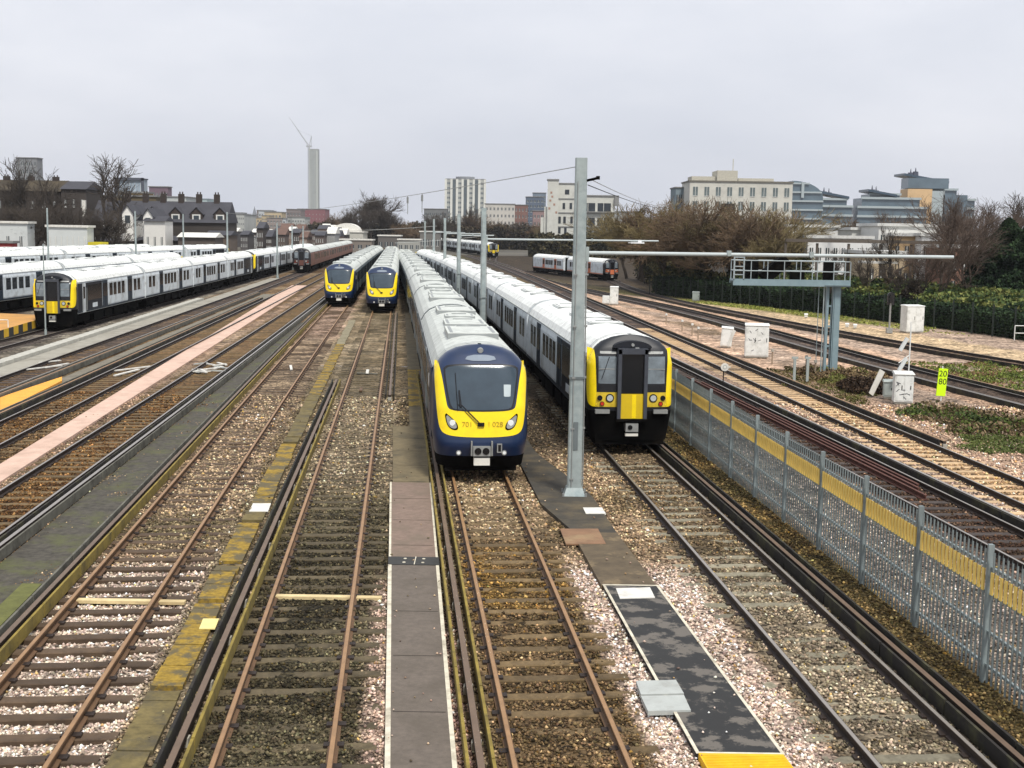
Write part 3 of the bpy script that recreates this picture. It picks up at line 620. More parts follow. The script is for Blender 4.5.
def carriage(kind,lead,root):
    body={'701':side701,'450':whites,'or':whites,'br':redp}[kind]; roof={'701':roofg,'450':roofw,'or':roofw,'br':roofg}[kind]
    y0=1.6 if (lead and kind=='701') else (.9 if lead else .18); L=CARL-.2
    mb=MB(); mb.extr(PROF,y0,L,mi=lambda a,b:1 if (a[1]+b[1])/2>2.9 else 0)
    for yy in np.arange(2.2,L,1.63): band(mb,yy,yy+.03,.005,1 if int(yy*10)%3 else 2)
    for yy in (L-.12,y0+.02): band(mb,yy,yy+.1,.03,2)
    # rain strip along both cantrails
    for s in (-1,1): mb.box(min(s*1.30,s*1.335),max(s*1.30,s*1.335),y0,L,2.985,3.02,2)
    c=mb.build('carriage',[body,roof,seam],root,smooth=False)
    # roof equipment
    if kind in('701','450'):
        for (a,b,w,h) in (((4.3,7.2,.78,.10),(8.4,10.8,.7,.045),(12.3,13.6,.55,.05),(15.2,17.8,.75,.09)) if kind=='701' else ((5.2,6.0,.6,.05),(8.,10.6,.62,.05),(14.2,16.4,.6,.05))):
            u=MB(); u.box(-w,w,a,b,3.50,3.672+h*.55,0)
            u.box(-w*.9,-w*.78,a+.3,b-.3,3.672+h*.55,3.672+h*.55+.01,1); u.box(w*.78,w*.9,a+.3,b-.3,3.672+h*.55,3.672+h*.55+.01,1); u.box(-w*.5,w*.5,b-.16,b-.1,3.672+h*.55,3.672+h*.55+.03,1)
            u.box(-w,w,a-.02,a,3.5,3.672+h*.4,1)
            u.build('roof_unit',[roof,seam],c)
    # underframe and bogies
    u=MB(); u.box(-1.15,1.15,y0+.3,L-.2,.75,1.0); 
    for (a,b) in ((5.2,7.6),(8.,10.),(10.6,13.2),(13.5,14.6)): u.box(-1.22,1.22,a,b,.3,.8)
    u.build('underframe',under,c)
    for yb in (2.9,L-2.9):
        u=MB()
        for d in (-1.15,1.15):
            u.tube((-.95,yb+d,.42),(.95,yb+d,.42),.42,n=16)
        for s in (-1,1): u.box(s*1.0-.12,s*1.0+.12,yb-1.6,yb+1.6,.35,.7)
        u.build('bogie',under,c)
    u=MB(); u.box(-.95,.95,L-.05,CARL+.25,.9,3.3); u.build('gangway_bellows',under,c)
    # doors and windows
    if lead: doors=[(7.0,8.35),(14.2,15.55)]; wins=[(8.9,9.75),(10.0,10.85),(11.2,12.05),(12.35,13.2),(16.1,16.95),(17.3,18.15)]
    else: doors=[(5.2,6.55),(13.3,14.65)]; wins=[(1.3,2.2),(2.6,3.5),(7.2,8.1),(8.4,9.3),(9.7,10.6),(11.0,11.9),(15.3,16.2),(16.8,17.7)]
    if kind=='701' and lead: wins=[(4.2,5.6)]+wins
    dm={'701':M('door_grey',lin((128,140,142)),.4,var=.05),'450':M('door_navy',lin((22,38,52)),.5,var=.05,spec=.3),'or':orange,'br':redp}[kind]
    for s in (-1,1):
        for (a,b) in doors:
            u=MB(); side_box(u,s,a,b,1.02,2.93,.014,0); side_box(u,s,a+.14,(a+b)/2-.06,1.8,2.72,.022,1); side_box(u,s,(a+b)/2+.06,b-.14,1.8,2.72,.022,1); side_box(u,s,(a+b)/2-.01,(a+b)/2+.01,1.02,2.93,.018,2)
            u.build('door',[dm,glass,under],c)
        for (a,b) in wins:
            u=MB(); side_box(u,s,a,b,1.78,2.66,.012,0); u.box(*( (1.345,1.366) if s>0 else (-1.366,-1.345)),a,b,2.36,2.39,1); u.build('window',[glass,under],c)
        if kind=='701':
            u=MB(); side_box(u,s,y0+.1,L-.1,1.7,2.74,.006,0); u.build('window_band',M('band_dark',lin((34,42,52)),.25,var=.05),c)
        if kind in('450','or','br'):
            u=MB(); side_box(u,s,y0,L,1.0,1.12,.008,0); u.build('sill_stripe',dm if kind!='or' else orange,c)
    if lead and kind=='450':
        for s in (-1,1):
            u=MB(); side_box(u,s,.92,6.9,1.04,2.93,.006,0); u.build('cab_side_panel',M('cab_navy',lin((14,20,30)),.5,var=.05,spec=.25),c)
            u=MB(); side_box(u,s,3.2,6.7,1.72,2.76,.018,0); u.build('cab_window',glass,c)
            u=MB(); side_box(u,s,2.0,2.75,1.0,2.93,.016,0); side_box(u,s,2.15,2.6,1.9,2.7,.022,1); 
            for yy in (1.93,2.82): xx=1.42*s; u.tube((xx,yy,1.1),(xx,yy,2.6),.02,n=6,mi=2)
            u.build('cab_door',[whites,glass,steel],c)
            u=MB(); side_box(u,s,4.4,5.6,1.2,1.5,.014,0); u.build('side_marking',whites,c)
    if lead and kind=='701':
        for s in (-1,1):
            u=MB(); side_box(u,s,1.6,4.0,.97,2.96,.010,0); u.build('cab_side_panel',navy,c)
            u=MB(); side_box(u,s,2.3,3.1,1.05,2.9,.02,0); side_box(u,s,2.42,2.98,1.85,2.7,.026,1); u.build('cab_door',[navy,glass],c)
            u=MB(); side_box(u,s,3.2,3.9,2.2,2.55,.03,0); u.build('side_lamp',pale,c)
    return c
def text_mesh(s,size,mat,parent,loc,name='lettering',rx=math.pi/2,ext=.002):
    cu=bpy.data.curves.new(name,'FONT'); cu.body=s; cu.size=size; cu.align_x='CENTER'; cu.align_y='CENTER'; cu.extrude=ext
    o=bpy.data.objects.new(name,cu); COL.objects.link(o); bpy.context.view_layer.update()
    me=bpy.data.meshes.new_from_object(o.evaluated_get(bpy.context.evaluated_depsgraph_get())); bpy.data.objects.remove(o)
    me.materials.clear(); me.materials.append(mat); r=bpy.data.objects.new(name,me); COL.objects.link(r); r.parent=parent; r.location=loc; r.rotation_euler=(rx,0,0); return r
def cab701(root,hero=False):
    yf=lambda z: float(np.interp(z,[.3,.6,1.0,1.3,2.0,3.1,3.45,3.67],[.28,.10,-.06,.0,.13,.62,.95,1.25]))
    N=Nose(1.6,4.6,yf); mb=MB(); N.mesh(mb,0); 
    for f in range(len(mb.f)):
        z=sum(mb.v[i][2] for i in mb.f[f])/4; y=sum(mb.v[i][1] for i in mb.f[f])/4
        if z<.72: mb.m[f]=1
        if z>3.0 and y>1.42: mb.m[f]=2
    cab=mb.build('cab',[navy,under,roofg],root,smooth=True)
    mb=MB()
    out=[(-1.27,3.2),(-1.285,2.8),(-1.25,2.3),(-1.21,1.8),(-1.15,1.42),(-1.0,1.27),(-.5,1.22),(0,1.21)]; out=out+[(-a,b) for a,b in out[-2::-1]]
    inn=[(-1.17,3.18),(-1.085,2.85),(-1.01,2.4),(-.95,2.05),(-.9,1.98),(-.8,1.94),(-.5,1.915),(0,1.905)]; inn=inn+[(-a,b) for a,b in inn[-2::-1]]
    strip(mb,N,out,inn,.010,n=90,m=8); mb.build('front_panel',yel,cab,smooth=True)
    mb=MB(); ws=[(-1.06,3.0),(-1.0,3.13),(-.5,3.17),(.5,3.17),(1.0,3.13),(1.06,3.0),(.9,2.0),(.78,1.925),(0,1.9),(-.78,1.925),(-.9,2.0)]
    fill(mb,N,ws,.014,n=60,m=10); fill(mb,N,[(a*.95,2.53+(b-2.53)*.93) for a,b in ws],.019,mi=1,n=60,m=10); mb.build('windscreen',[blk,wscr],cab,smooth=True)
    mb=MB(); fill(mb,N,[(-.46,3.24),(-.36,3.40),(.36,3.40),(.46,3.24)],.014,n=32,m=4,it=1); mb.build('destination_panel',M('dest_grey',lin((120,130,142)),.3,var=.1),cab,smooth=True)
    mb=MB(); p=Vector(N.p(0,3.5,.02)); mb.tube(p,p+Vector((0,-.06,.0)),.09,.07,n=14); mb.build('marker_lamp',steel,cab)
    for s in (-1,1):
        mb=MB(); hl=[(s*1.02,1.90),(s*.80,1.72),(s*.66,1.58),(s*.64,1.40),(s*.84,1.42),(s*.96,1.56)]
        fill(mb,N,hl,.020,n=26,m=4,it=1); fill(mb,N,[(s*.83+(a-s*.83)*.80,1.6+(b-1.6)*.80) for a,b in hl],.026,mi=1,n=26,m=4,it=1)
        p=Vector(N.p(s*.80,1.60,.027)); mb.tube(p,p+Vector((0,-.015,0)),.085,.08,n=14,mi=2); mb.build('headlight',[under,steel,lampw],cab)
        mb=MB(); p=Vector(N.p(s*.63,.78,.0)); mb.tube(p+Vector((0,.05,0)),p+Vector((0,-.05,0)),.075,.07,n=14,mi=0); mb.tube(p+Vector((0,-.05,0)),p+Vector((0,-.056,0)),.045,n=12,mi=1); mb.build('lower_lamp',[steel,lampw],cab)
    # coupler
    mb=MB(); y=-.05; mb.box(-.24,.24,y-.16,y+.3,.72,.98,0)
    for s in (-1,1): mb.tube((s*.11,y-.165,.86),(s*.11,y-.18,.86),.095,n=16,mi=1); mb.box(s*.28-.02,s*.28+.02,y-.12,y+.2,.72,1.12,0)
    mb.box(-.22,.22,y-.14,y+.1,.46,.66,2); mb.box(.42,.56,y-.06,y-.02,.8,1.05,0); mb.box(.45,.53,y-.063,y-.058,.83,1.02,1)
    mb.build('coupler',[steel,blk,pale],cab)
    mb=MB(); mb.box(-1.0,1.0,.35,1.5,.22,.5); mb.build('obstacle_deflector',under,cab)
    # wiper
    mb=MB(); a=Vector(N.p(-.02,1.56,.05)); b=Vector(N.p(-.60,2.12,.05)); 
    mb.box(a.x-.09,a.x+.09,a.y-.03,a.y+.04,a.z-.05,a.z+.05); mb.tube(a,b,.014,n=6); mb.tube(a+Vector((-.07,0,-.02)),b+Vector((-.06,0,-.02)),.009,n=6)
    c=Vector(N.p(-.58,2.02,.045)); d=Vector(N.p(-.72,2.92,.045)); mb.tube(c,Vector(N.p(-.62,2.46,.05)),.035,.02,n=6); mb.tube(Vector(N.p(-.66,1.95,.045)),d,.012,n=6); mb.build('wiper',blk,cab)
    if hero:
        tm=M('number_gold',lin((168,140,16)),.6,var=.02)
        for tx,x in (('701',-.40),('028',.44)):
            y=N.y(x,1.56); text_mesh(tx,.2,tm,cab,(x,y-.022,1.56),rx=math.pi/2-.15)
        mb=MB(); p=N.p(.2,1.56,.015); mb.box(p[0]-.006,p[0]+.006,p[1]-.01,p[1],1.48,1.64); mb.build('lettering',tm,cab)
        mb=MB(); fill(mb,N,[(.62,2.62),(.62,2.30),(.80,2.30),(.82,2.62)],.024,n=20,m=3,it=0); mb.build('notice',M('notice_pale',lin((158,170,174)),.4,var=.05),cab)
    return cab
def cab450(root,kind='450'):
    yf=lambda z: float(np.interp(z,[.3,1.0,1.5,2.9,3.3,3.67],[.1,.02,0,.08,.22,.5]))
    N=Nose(.9,5.5,yf); mb=MB(); N.mesh(mb,0); cabm={'450':M('cab_charcoal',lin((16,20,28)),.5,var=.1),'or':blk,'br':M('cab_dark',lin((34,32,34)),.5,var=.1)}[kind]
    pan={'450':yel,'or':orange,'br':M('drab_front',lin((96,60,50)),.6,var=.1)}[kind]
    for f in range(len(mb.f)):
        z=sum(mb.v[i][2] for i in mb.f[f])/4; y=sum(mb.v[i][1] for i in mb.f[f])/4
        if z<1.3: mb.m[f]=1
        if z>2.98 and y>.55: mb.m[f]=2
    cab=mb.build('cab',[cabm,under,roofw],root,smooth=True)
    for s in (-1,1):
        if kind=='450':
            mb=MB(); o=[(s*1.345,3.25),(s*1.349,2.4),(s*1.348,1.75),(s*1.33,1.50),(s*1.24,1.42),(s*1.1,1.42)]; i_=[(s*1.16,3.2),(s*1.12,2.4),(s*1.10,1.75),(s*1.10,1.6),(s*1.08,1.5),(s*1.06,1.44)]
            strip(mb,N,o,i_,.012,n=50,m=8); mb.build('corner_pillar',pan,cab,smooth=True)
        mb=MB(); fill(mb,N,[(s*1.10,1.88),(s*.44,1.88),(s*.44,1.42),(s*1.14,1.42)],.014,n=32,m=5,it=0); 
        mb.build('lamp_panel',M('lamp_panel_dull',lin((200,172,40)),.5,var=.2,scale=4) if kind=='450' else pan,cab)
        mb=MB(); fill(mb,N,[(s*1.10,3.06),(s*.45,3.06),(s*.45,1.88),(s*1.10,1.88)],.013,n=40,m=5,it=0); fill(mb,N,[(s*1.05,3.0),(s*.50,3.0),(s*.50,2.15),(s*1.05,2.15)],.018,mi=1,n=40,m=5,it=0)
        p=N.p(s*.78,2.62,.02); mb.box(p[0]-.26,p[0]+.26,p[1]-.006,p[1],2.60,2.63,2)
        mb.build('windscreen',[blk,M('cab_window_glass',lin((104,114,120)),.12,var=.35,scale=2.4,spec=.9),steel],cab)  # pale uneven base paints a whitish reflection into the windscreen glass
        mb=MB()
        for (x,z,r,m_) in ((.69,1.70,.135,0),(1.0,1.70,.085,2),(.93,1.52,.075,3)):
            p=Vector(N.p(s*x,z,.015)); mb.tube(p,p+Vector((0,-.03,0)),r,r*.95,n=16,mi=2); mb.tube(p+Vector((0,-.03,0)),p+Vector((0,-.036,0)),r*.72,n=14,mi={0:1,2:2,3:3}[m_])
        mb.build('headlight',[steel,M('dim_lamp',lin((176,182,180)),.2,var=.2,scale=20),blk,redl],cab)
        mb=MB(); fill(mb,N,[(s*1.0,3.16),(s*.5,3.16),(s*.5,3.08),(s*1.0,3.08)],.016,n=16,m=2,it=0); mb.build('number_strip',steel,cab)
        mb=MB(); mb.box(*sorted((s*.7,s*1.15)),-.1,.1,1.22,1.34); mb.build('step',steel,cab)
    # gangway
    mb=MB(); 
    for s in (-1,1): mb.box(*sorted((s*.36,s*.47)),-.17,.3,1.05,3.25,0)
    mb.box(-.47,.47,-.17,.45,3.1,3.27,0); mb.box(-.36,.36,-.06,.2,1.85,3.1,1); mb.box(-.36,.36,-.10,.2,1.05,1.84,2); mb.box(.0,.13,-.105,-.1,1.07,1.82,4); mb.box(-.5,.5,-.2,.1,.98,1.06,3)
    mb.build('gangway_door',[M('gangway_grey',lin((60,64,72)),.5,var=.2),blk,M('yellow_dull',lin((206,176,18)),.5,var=.08) if kind=='450' else pan,under,yel if kind=='450' else pan],cab)
    mb=MB(); pr=[]
    for i in range(13): a=math.pi*i/12; pr.append((.62*math.cos(a),3.28+.22*math.sin(a)))
    mb.extr([(x,z) for x,z in pr],.05,.5,0); p=(0,0.03,3.4); mb.tube((0,.05,3.38),(0,-.02,3.38),.05,n=10,mi=1); mb.box(.08,.2,-.02,.05,3.2,3.3,1); mb.build('roof_dome',[M('dome_dark',lin((22,26,34)),.4,var=.1),steel],cab)
    mb=MB(); mb.box(-.2,.2,-.22,.2,.66,.92,0); mb.tube((-.06,-.225,.8),(-.06,-.24,.8),.075,n=14,mi=1); mb.box(-.2,.2,-.2,-.05,.52,.6,2); mb.build('coupler',[steel,blk,pale],cab)
    mb=MB(); mb.box(-1.1,1.1,.15,.8,.2,.95); mb.build('obstacle_deflector',under,cab)
    if kind=='450':
        mb=MB(); a=Vector(N.p(-.95,2.3,.04)); b=Vector(N.p(-.72,2.98,.04)); mb.tube(a,b,.012,n=6); mb.build('wiper',blk,cab)
    return cab
PROTO={}
def train(kind,label,group,k,Y0,ncars,hero=False,facefar=True):
    z=float(gz(T[k](Y0)+.1,Y0)); root=empty('train',(float(T[k](Y0)),Y0,z),0,label,'train',group); x0=float(T[k](Y0))
    y=Y0
    for i in range(ncars):
        y2=y+CARL; x1=float(T[k](y)); x2=float(T[k](y2)); za=float(gz(x1,y)); zb=float(gz(x2,y2)); rz=-math.atan((x2-x1)/CARL); rx=math.atan((zb-za)/CARL)
        lead=(i==0); rear=(i==ncars-1 and facefar)
        key=(kind,lead or rear)
        if key not in PROTO: c=PROTO[key]=carriage(kind,lead or rear,root)
        else: c=copy_tree(PROTO[key],root)
        if rear and not lead: c.location=(x2-x0,y2-Y0,zb-z); c.rotation_euler=(-rx,0,rz+math.pi)
        else: c.location=(x1-x0,y-Y0,za-z); c.rotation_euler=(rx,0,rz)
        if lead or rear:
            ck=('cab',kind)
            if hero and lead: cb=cab701(root,True)
            elif ck not in PROTO: cb=PROTO[ck]=(cab701(root) if kind=='701' else cab450(root,kind))
            else: cb=copy_tree(PROTO[ck],root)
            cb.location=c.location; cb.rotation_euler=c.rotation_euler
        y=y2
    return root
TG='trains stabled in the yard'
train('701','nearest train with yellow framed windscreen, navy nose and number 701 028','%s'%TG,'D',34.,8,hero=True)
train('701','yellow fronted train left of a matching one, on the near left track',TG,'B',110.5,6)
train('701','yellow fronted train right of its match, just left of the nearest train',TG,'C',103.5,6)
train('450','train with black gangway front and yellow corners behind the tall near mast',TG,'F',39.,8)
train('450','leftmost yellow and black fronted train beside the orange platform',TG,'G',81.,4)
train('450','white train coupled behind the leftmost yellow and black fronted train',TG,'G',81+4*CARL+.9,4)
train('450','long white train seen just behind the leftmost front, running out of the picture left',TG,'Hh',48,5)
train('450','white train in the second row behind the leftmost front',TG,'I',97,6)
train('450','white train in the back row in front of the white site cabins',TG,'J',106,5)
train('br','dull dark fronted train with a brownish side left of the two yellow fronted trains',TG,'A3',190.,6)
train('450','small distant train with a yellow front right of the masts',TG,'K',325,6)
train('or','small white train with an orange front in front of the hedge',TG,'O',216,2)
# ================================================================ LINESIDE
galv=M('galvanised',lin((160,170,169)),.5,metal=.25,var=.15,scale=3,dirt=lin((112,130,134)),dscale=1.2,damt=.6)
galvf=M('galvanised_fence',lin((132,142,142)),.5,metal=.3,var=.15,scale=6,rnd=.12)
fyel=M('fence_yellow_band',lin((238,206,112)),.6,var=.1,scale=3)
# palisade fence: one thing, posts and panels as parts
fr=empty('palisade_fence',(0,0,0),0,'long galvanised palisade fence with a yellow band between the right track and the main lines','fence')
def ftop(Y): return 2.0
ys=[]; y=13.8
while y<70: ys.append(y); y+=2.75
post=None; zb=-.17
for i,y in enumerate(ys):
    x=float(FENCE(y)); rz=-math.atan(float(FENCE(y+.5)-FENCE(y-.5)))
    if post is None:
        mb=MB(); mb.box(-.035,.04,-.035,.035,-.05,2.26); mb.box(-.05,.05,-.04,-.035,-.05,2.26); post=mb.build('post',galvf,fr,loc=(x,y,zb)); post.rotation_euler=(0,0,rz)
    else: cpart(post,fr,(x,y,zb),rz)
panel=None
for i in range(len(ys)-1):
    y=ys[i]; x=float(FENCE(y)); x2=float(FENCE(ys[i+1])); rz=math.atan((x-x2)/2.75)
    if panel is None:
        mb=MB(); n=17
        for j in range(1,n+1):
            yy=j*2.75/(n+1)+.0
            for (z0,z1,mi) in ((.05,1.48,0),(1.48,1.84,1),(1.84,2.16,0)):
                if mi: mb.box(-.03,-.02,yy-.04,yy+.04,z0,z1,1)
                # W-section pale
                mb.face([(-.0,yy-.024,z0),(-.018,yy-.012,z0),(-.018,yy-.012,z1),(0,yy-.024,z1)],mi); mb.face([(-.018,yy-.012,z0),(-.018,yy+.012,z0),(-.018,yy+.012,z1),(-.018,yy-.012,z1)],mi); mb.face([(-.018,yy+.012,z0),(0,yy+.024,z0),(0,yy+.024,z1),(-.018,yy+.012,z1)],mi)
                mb.face([(.004,yy-.024,z0),(.004,yy+.024,z0),(.004,yy+.024,z1),(.004,yy-.024,z1)],mi)
            mb.face([(-.018,yy-.012,2.16),(-.018,yy+.012,2.16),(-.006,yy,2.24)],0)
        for z in (.28,.82,1.44,1.86): mb.box(.006,.05,.03,2.72,z,z+.045,0)
        panel=mb.build('pale_panel',[galvf,fyel],fr,loc=(x,y,zb)); panel.rotation_euler=(0,0,rz)
    else: cpart(panel,fr,(x,y,zb),rz)
# masts with booms
def mast(name,label,px_base,Y,x,top,boom,lampx,wd=.19,group='galvanised masts with booms between the trains'):
    r=empty('boom_mast',(x,Y,-.15),0,label,'mast',group)
    mb=MB(); b=wd; t=wd*.80; zt=top+.15; k=len(mb.v)
    for (h,z) in ((b,.25),(t,zt)):
        c=.03; mb.v+=[(-h+c,-h,z),(h-c,-h,z),(h,-h+c,z),(h,h-c,z),(h-c,h,z),(-h+c,h,z),(-h,h-c,z),(-h,-h+c,z)]
    for i in range(8): j=(i+1)%8; mb.f.append((i,j,8+j,8+i)); mb.m.append(0)
    mb.f.append(tuple(range(8,16))); mb.m.append(0); mb.build('post',galv,r)
    mb=MB(); 
    mb.v+=[(-b-.12,-b-.12,.0),(b+.12,-b-.12,0),(b+.12,b+.12,0),(-b-.12,b+.12,0),(-b-.02,-b-.02,.28),(b+.02,-b-.02,.28),(b+.02,b+.02,.28),(-b-.02,b+.02,.28)]
    for f in ((4,5,6,7),(0,1,5,4),(1,2,6,5),(2,3,7,6),(3,0,4,7)): mb.f.append(f); mb.m.append(0)
    mb.box(-b-.17,b+.17,-b-.17,b+.17,-.1,.06,1); mb.build('base',[galv,under],r)
    mb=MB(); mb.tube((b+.03,-.05,.3),(b*.86+.03,-.05,boom),.018,n=6); mb.tube((-.09,-b-.02,.3),(-.08,-b*.88-.02,zt-.6),.012,n=5)
    for q in range(5): z=.5+q*1.35; mb.box(b*.9,b+.06,-.08,-.02,z,z+.05); mb.box(-.13,-.04,-b-.03,-b+.01,z,z+.04)
    for sx in (-1,1):
        for sy in (-1,1): mb.tube((sx*(b+.11),sy*(b+.11),.05),(sx*(b+.11),sy*(b+.11),.16),.028,n=6)
    mb.build('mast_cabling',steel,r)
    mb=MB(); mb.box(-.06,.06,-b-.012,-b+.0,1.3,2.05); mb.box(-b-.01,b+.01,-b-.02,b+.02,3.2,3.25); mb.build('mast_plate',M('plate_grey',lin((98,106,108)),.6,var=.1),r)
    mb=MB(); zc=boom+.15; L=lampx
    mb.tube((b,0,zc),(L,0,zc+.04),.052,.045,n=10); mb.tube((b,0,zc+.16),(L*.45,0,zc+.02),.02,n=6) if False else None
    mb.box(b-.02,b+.06,-.08,.08,zc-.22,zc+.16,1); 
    for q in (.40,.62): mb.box(L*q-.05,L*q+.05,-.08,.08,zc-.02,zc+.12,1)
    mb.build('boom',[M('boom_white',lin((176,184,184)),.5,var=.08),galv],r)
    return r
m1=mast('m','tall nearest galvanised mast standing on the path between the two front trains',574,32.75,1.7,At(581,158,32.75)[2],6.33,9.75,.19)
labs=['galvanised mast behind the nearest train roof, second from the camera, with a long white boom','third mast from the camera in the line of masts','fourth mast from the camera in the line of masts','fifth mast from the camera, in the line beside the train roofs','farthest mast of the line beside the train roofs']
for i,(Y,px,tp) in enumerate(((70.5,484,208),(107,459,214),(144,445,218),(181,434,219),(218,425.,221))):
    x,_,z=At(px,tp,Y); mast('m',labs[i],0,Y,x,z,6.36,9.8 if i==0 else (4.5 if i!=1 else 3.),.17)
# boom lamps
def boom_lamp(label,px,py,Y):
    x,y,z=At(px,py,Y); mb=MB(); mb.box(-.35,.4,-.14,.14,.0,.07); mb.box(-.5,-.35,-.02,.02,.02,.05); mb.box(.05,.25,-.08,.08,.07,.2)
    o=mb.build('boom_lamp',M('lamp_white',lin((220,222,222)),.5,var=.05),loc=(x,y,z)); tag(o,label,'lamp'); return o
boom_lamp('small white lamp fitting hanging under the far end of the second mast boom',637,243.5,70.5)
# gutter-like left booms
def small_pole(label,px,pt,pb,Y=None,r=.13,group='slim grey poles in the left yard',zb=-.15):
    Yb=P(px,pb,zb)[1] if Y is None else Y; x,y,zt=At(px,pt,Yb); mb=MB(); mb.tube((0,0,0),(0,0,zt-zb),r,r*.75,n=8); mb.tube((0,0,0),(0,0,.4),r*1.6,n=8)
    o=mb.build('yard_pole',galv,loc=(x,y,zb)); tag(o,label,'pole',group); return x,y,zt
wp=small_pole('tall slim pole carrying the far left end of the sagging wire',227,212,250,Y=150)
for lab,px,pt,Y in (('slim pole left of the row of dormered houses',135,211,145),('slim pole by the white shed at the left',47,208,150),('slim pole right of the wire pole in the left yard',277,223,170),('slim pole behind the dull fronted train',292,225,205),('slim pole just right of the dull fronted train face',303,226,215),('slim pole between the left trains and the houses, by the pale gate posts',183,214,170),
  ('thin pole standing beside the leftmost front train',43,244,78)): small_pole(lab,px,pt,0,Y=Y,r=.13 if px!=43 else .05)
# wires
def wire(label,a,b,sag,r=.022,mat=under):
    pts=[]; 
    for i in range(33):
        t=i/32; pts.append(tuple(a[j]+(b[j]-a[j])*t-(4*sag*t*(1-t) if j==2 else 0) for j in range(3)))
    mb=MB()
    for p,q in zip(pts,pts[1:]): mb.tube(p,q,r,n=5,cap=False)
    o=mb.build('overhead_wire',mat); tag(o,label,'wire'); return pts
A=At(575,167,32.7); Bq=At(227,213,150)
w1p=wire('long sagging wire running left from the top of the nearest mast',A,(Bq[0],Bq[1],Bq[2]),.5,.012,steel)
wire('upper wire running right and away from the nearest mast',At(590,179,32.7),At(672,203,150),.5,.012,steel)
wire('lower wire running right and away from the nearest mast',At(588,185,32.7),At(668,207,150),.3,.012)
mb=MB(); a=At(585,181,32.7); b=At(598,178,32.4); mb.tube(a,b,.035,n=8); mb.tube((b[0],b[1],b[2]-.04),(b[0],b[1],b[2]+.05),.05,n=8); o=mb.build('wire_bracket',under); o.parent=m1; o.matrix_parent_inverse=m1.matrix_world.inverted() if False else Matrix.Translation(-Vector(m1.location))
for lab,px in (('left one of two thin insulator droppers hanging from the long wire',408),('right one of two thin insulator droppers hanging from the long wire',422.5)):
    a=min(w1p,key=lambda q:abs(proj(*q)[0]-px)); i_=w1p.index(a); b_=w1p[i_+1 if proj(*w1p[i_+1])[0]<px<a[0] or proj(*a)[0]>px else i_-1]; pa,pb=proj(*a)[0],proj(*b_)[0]; t_=(px-pa)/(pb-pa); a=tuple(a[q]+(b_[q]-a[q])*t_ for q in range(3))
    mb=MB(); mb.tube(a,(a[0],a[1],a[2]-.75),.016,n=5); mb.tube((a[0],a[1],a[2]-.05),(a[0],a[1],a[2]-.3),.045,n=6); tag(mb.build('wire_dropper',steel),lab,'dropper')
# more distant cross wires
wire('thin far cross wire above the distant track, left of the masts',At(300,231,200),At(437,226,200),.25,.03,steel)
wire('thin far cross wire above the masts far away',At(395,243,160),At(484,236,160),.1,.03,steel)
# signal gantry on a lattice post
gx,gy=P(828,377,-.15); gs=1250/(gy+.9)
G=empty('signal_gantry',(gx,gy,-.15),0,'pale blue cantilever signal gantry on a two-legged post right of the black fronted train','gantry')
gm=M('gantry_blue_grey',lin((128,148,154)),.5,metal=.15,var=.12,scale=3,dirt=lin((118,140,148)),damt=.6)
GH=4.62
mb=MB()
mb.box(.04,.40,-.17,.17,0,GH); mb.box(-.28,-.16,-.14,.14,0,GH)
for z in (.5,1.5,2.5,3.5): mb.box(-.2,.2,-.05,.05,z,z+.09)
for z in (.55,1.55,2.55): mb.box(-.02,.02,-.06,.06,z,z+.95)
mb.box(.10,.34,-.21,-.171,0,GH)
mb.build('post',gm,G)
mb=MB(); mb.box(-.5,.45,-.4,.4,0,.12); mb.tube((-.45,-.25,0),(-.45,-.25,GH),.03,n=6); mb.tube((-.62,.1,0),(-.62,.1,GH),.02,n=6); mb.build('base',galv,G)
mb=MB(); X0=-5.0; mb.box(X0,.75,-.55,.55,GH+.1,GH+.18); mb.box(X0,.75,-.56,-.45,GH-.10,GH+.22); mb.box(X0,.75,.45,.55,GH-.02,GH+.14); mb.box(-.5,.75,-.6,.6,GH-.04,GH); mb.build('walkway_deck',gm,G)
mb=MB(); gr=M('railing_grey',lin((150,160,162)),.5,metal=.1,var=.1)
for yy in (-.5,.5):
    for z in (.62,1.12): mb.tube((X0+.05,yy,GH+z),(.7,yy,GH+z),.026,n=6)
    for i in range(8): xx=X0+.05+i*.812; mb.tube((xx,yy,GH+.15),(xx,yy,GH+1.12),.024,n=6)
for xx in (X0+.05,X0+.5):
    for z in (.15,.62,1.12): mb.tube((xx,-.5,GH+z),(xx,.5,GH+z),.024,n=6)
for xx in (X0+.02,X0+.5): mb.box(xx-.03,xx+.03,-.56,-.5,GH+.15,GH+1.32)
for z in (.4,.8,1.25): mb.box(X0+.02,X0+.5,-.55,-.5,GH+z,GH+z+.05)
mb.build('railing',gr,G)
for (a,b,z0_,z1_) in ((-4.3,-3.7,.15,1.15),(-.45,.05,.2,1.1),(-2.1,-1.4,.15,.6)):
    mb=MB(); mb.box(a,b,-.05,.2,GH+z0_,GH+z1_); mb.build('signal_backboard',under,G)
mb=MB(); R=Matrix.Rotation(math.radians(-42),3,'Y'); mb.box(-.75,.75,-.42,.4,-.30,.30,0,R); o=mb.build('signal_hood',under,G,loc=(-2.9,0,GH+.72))
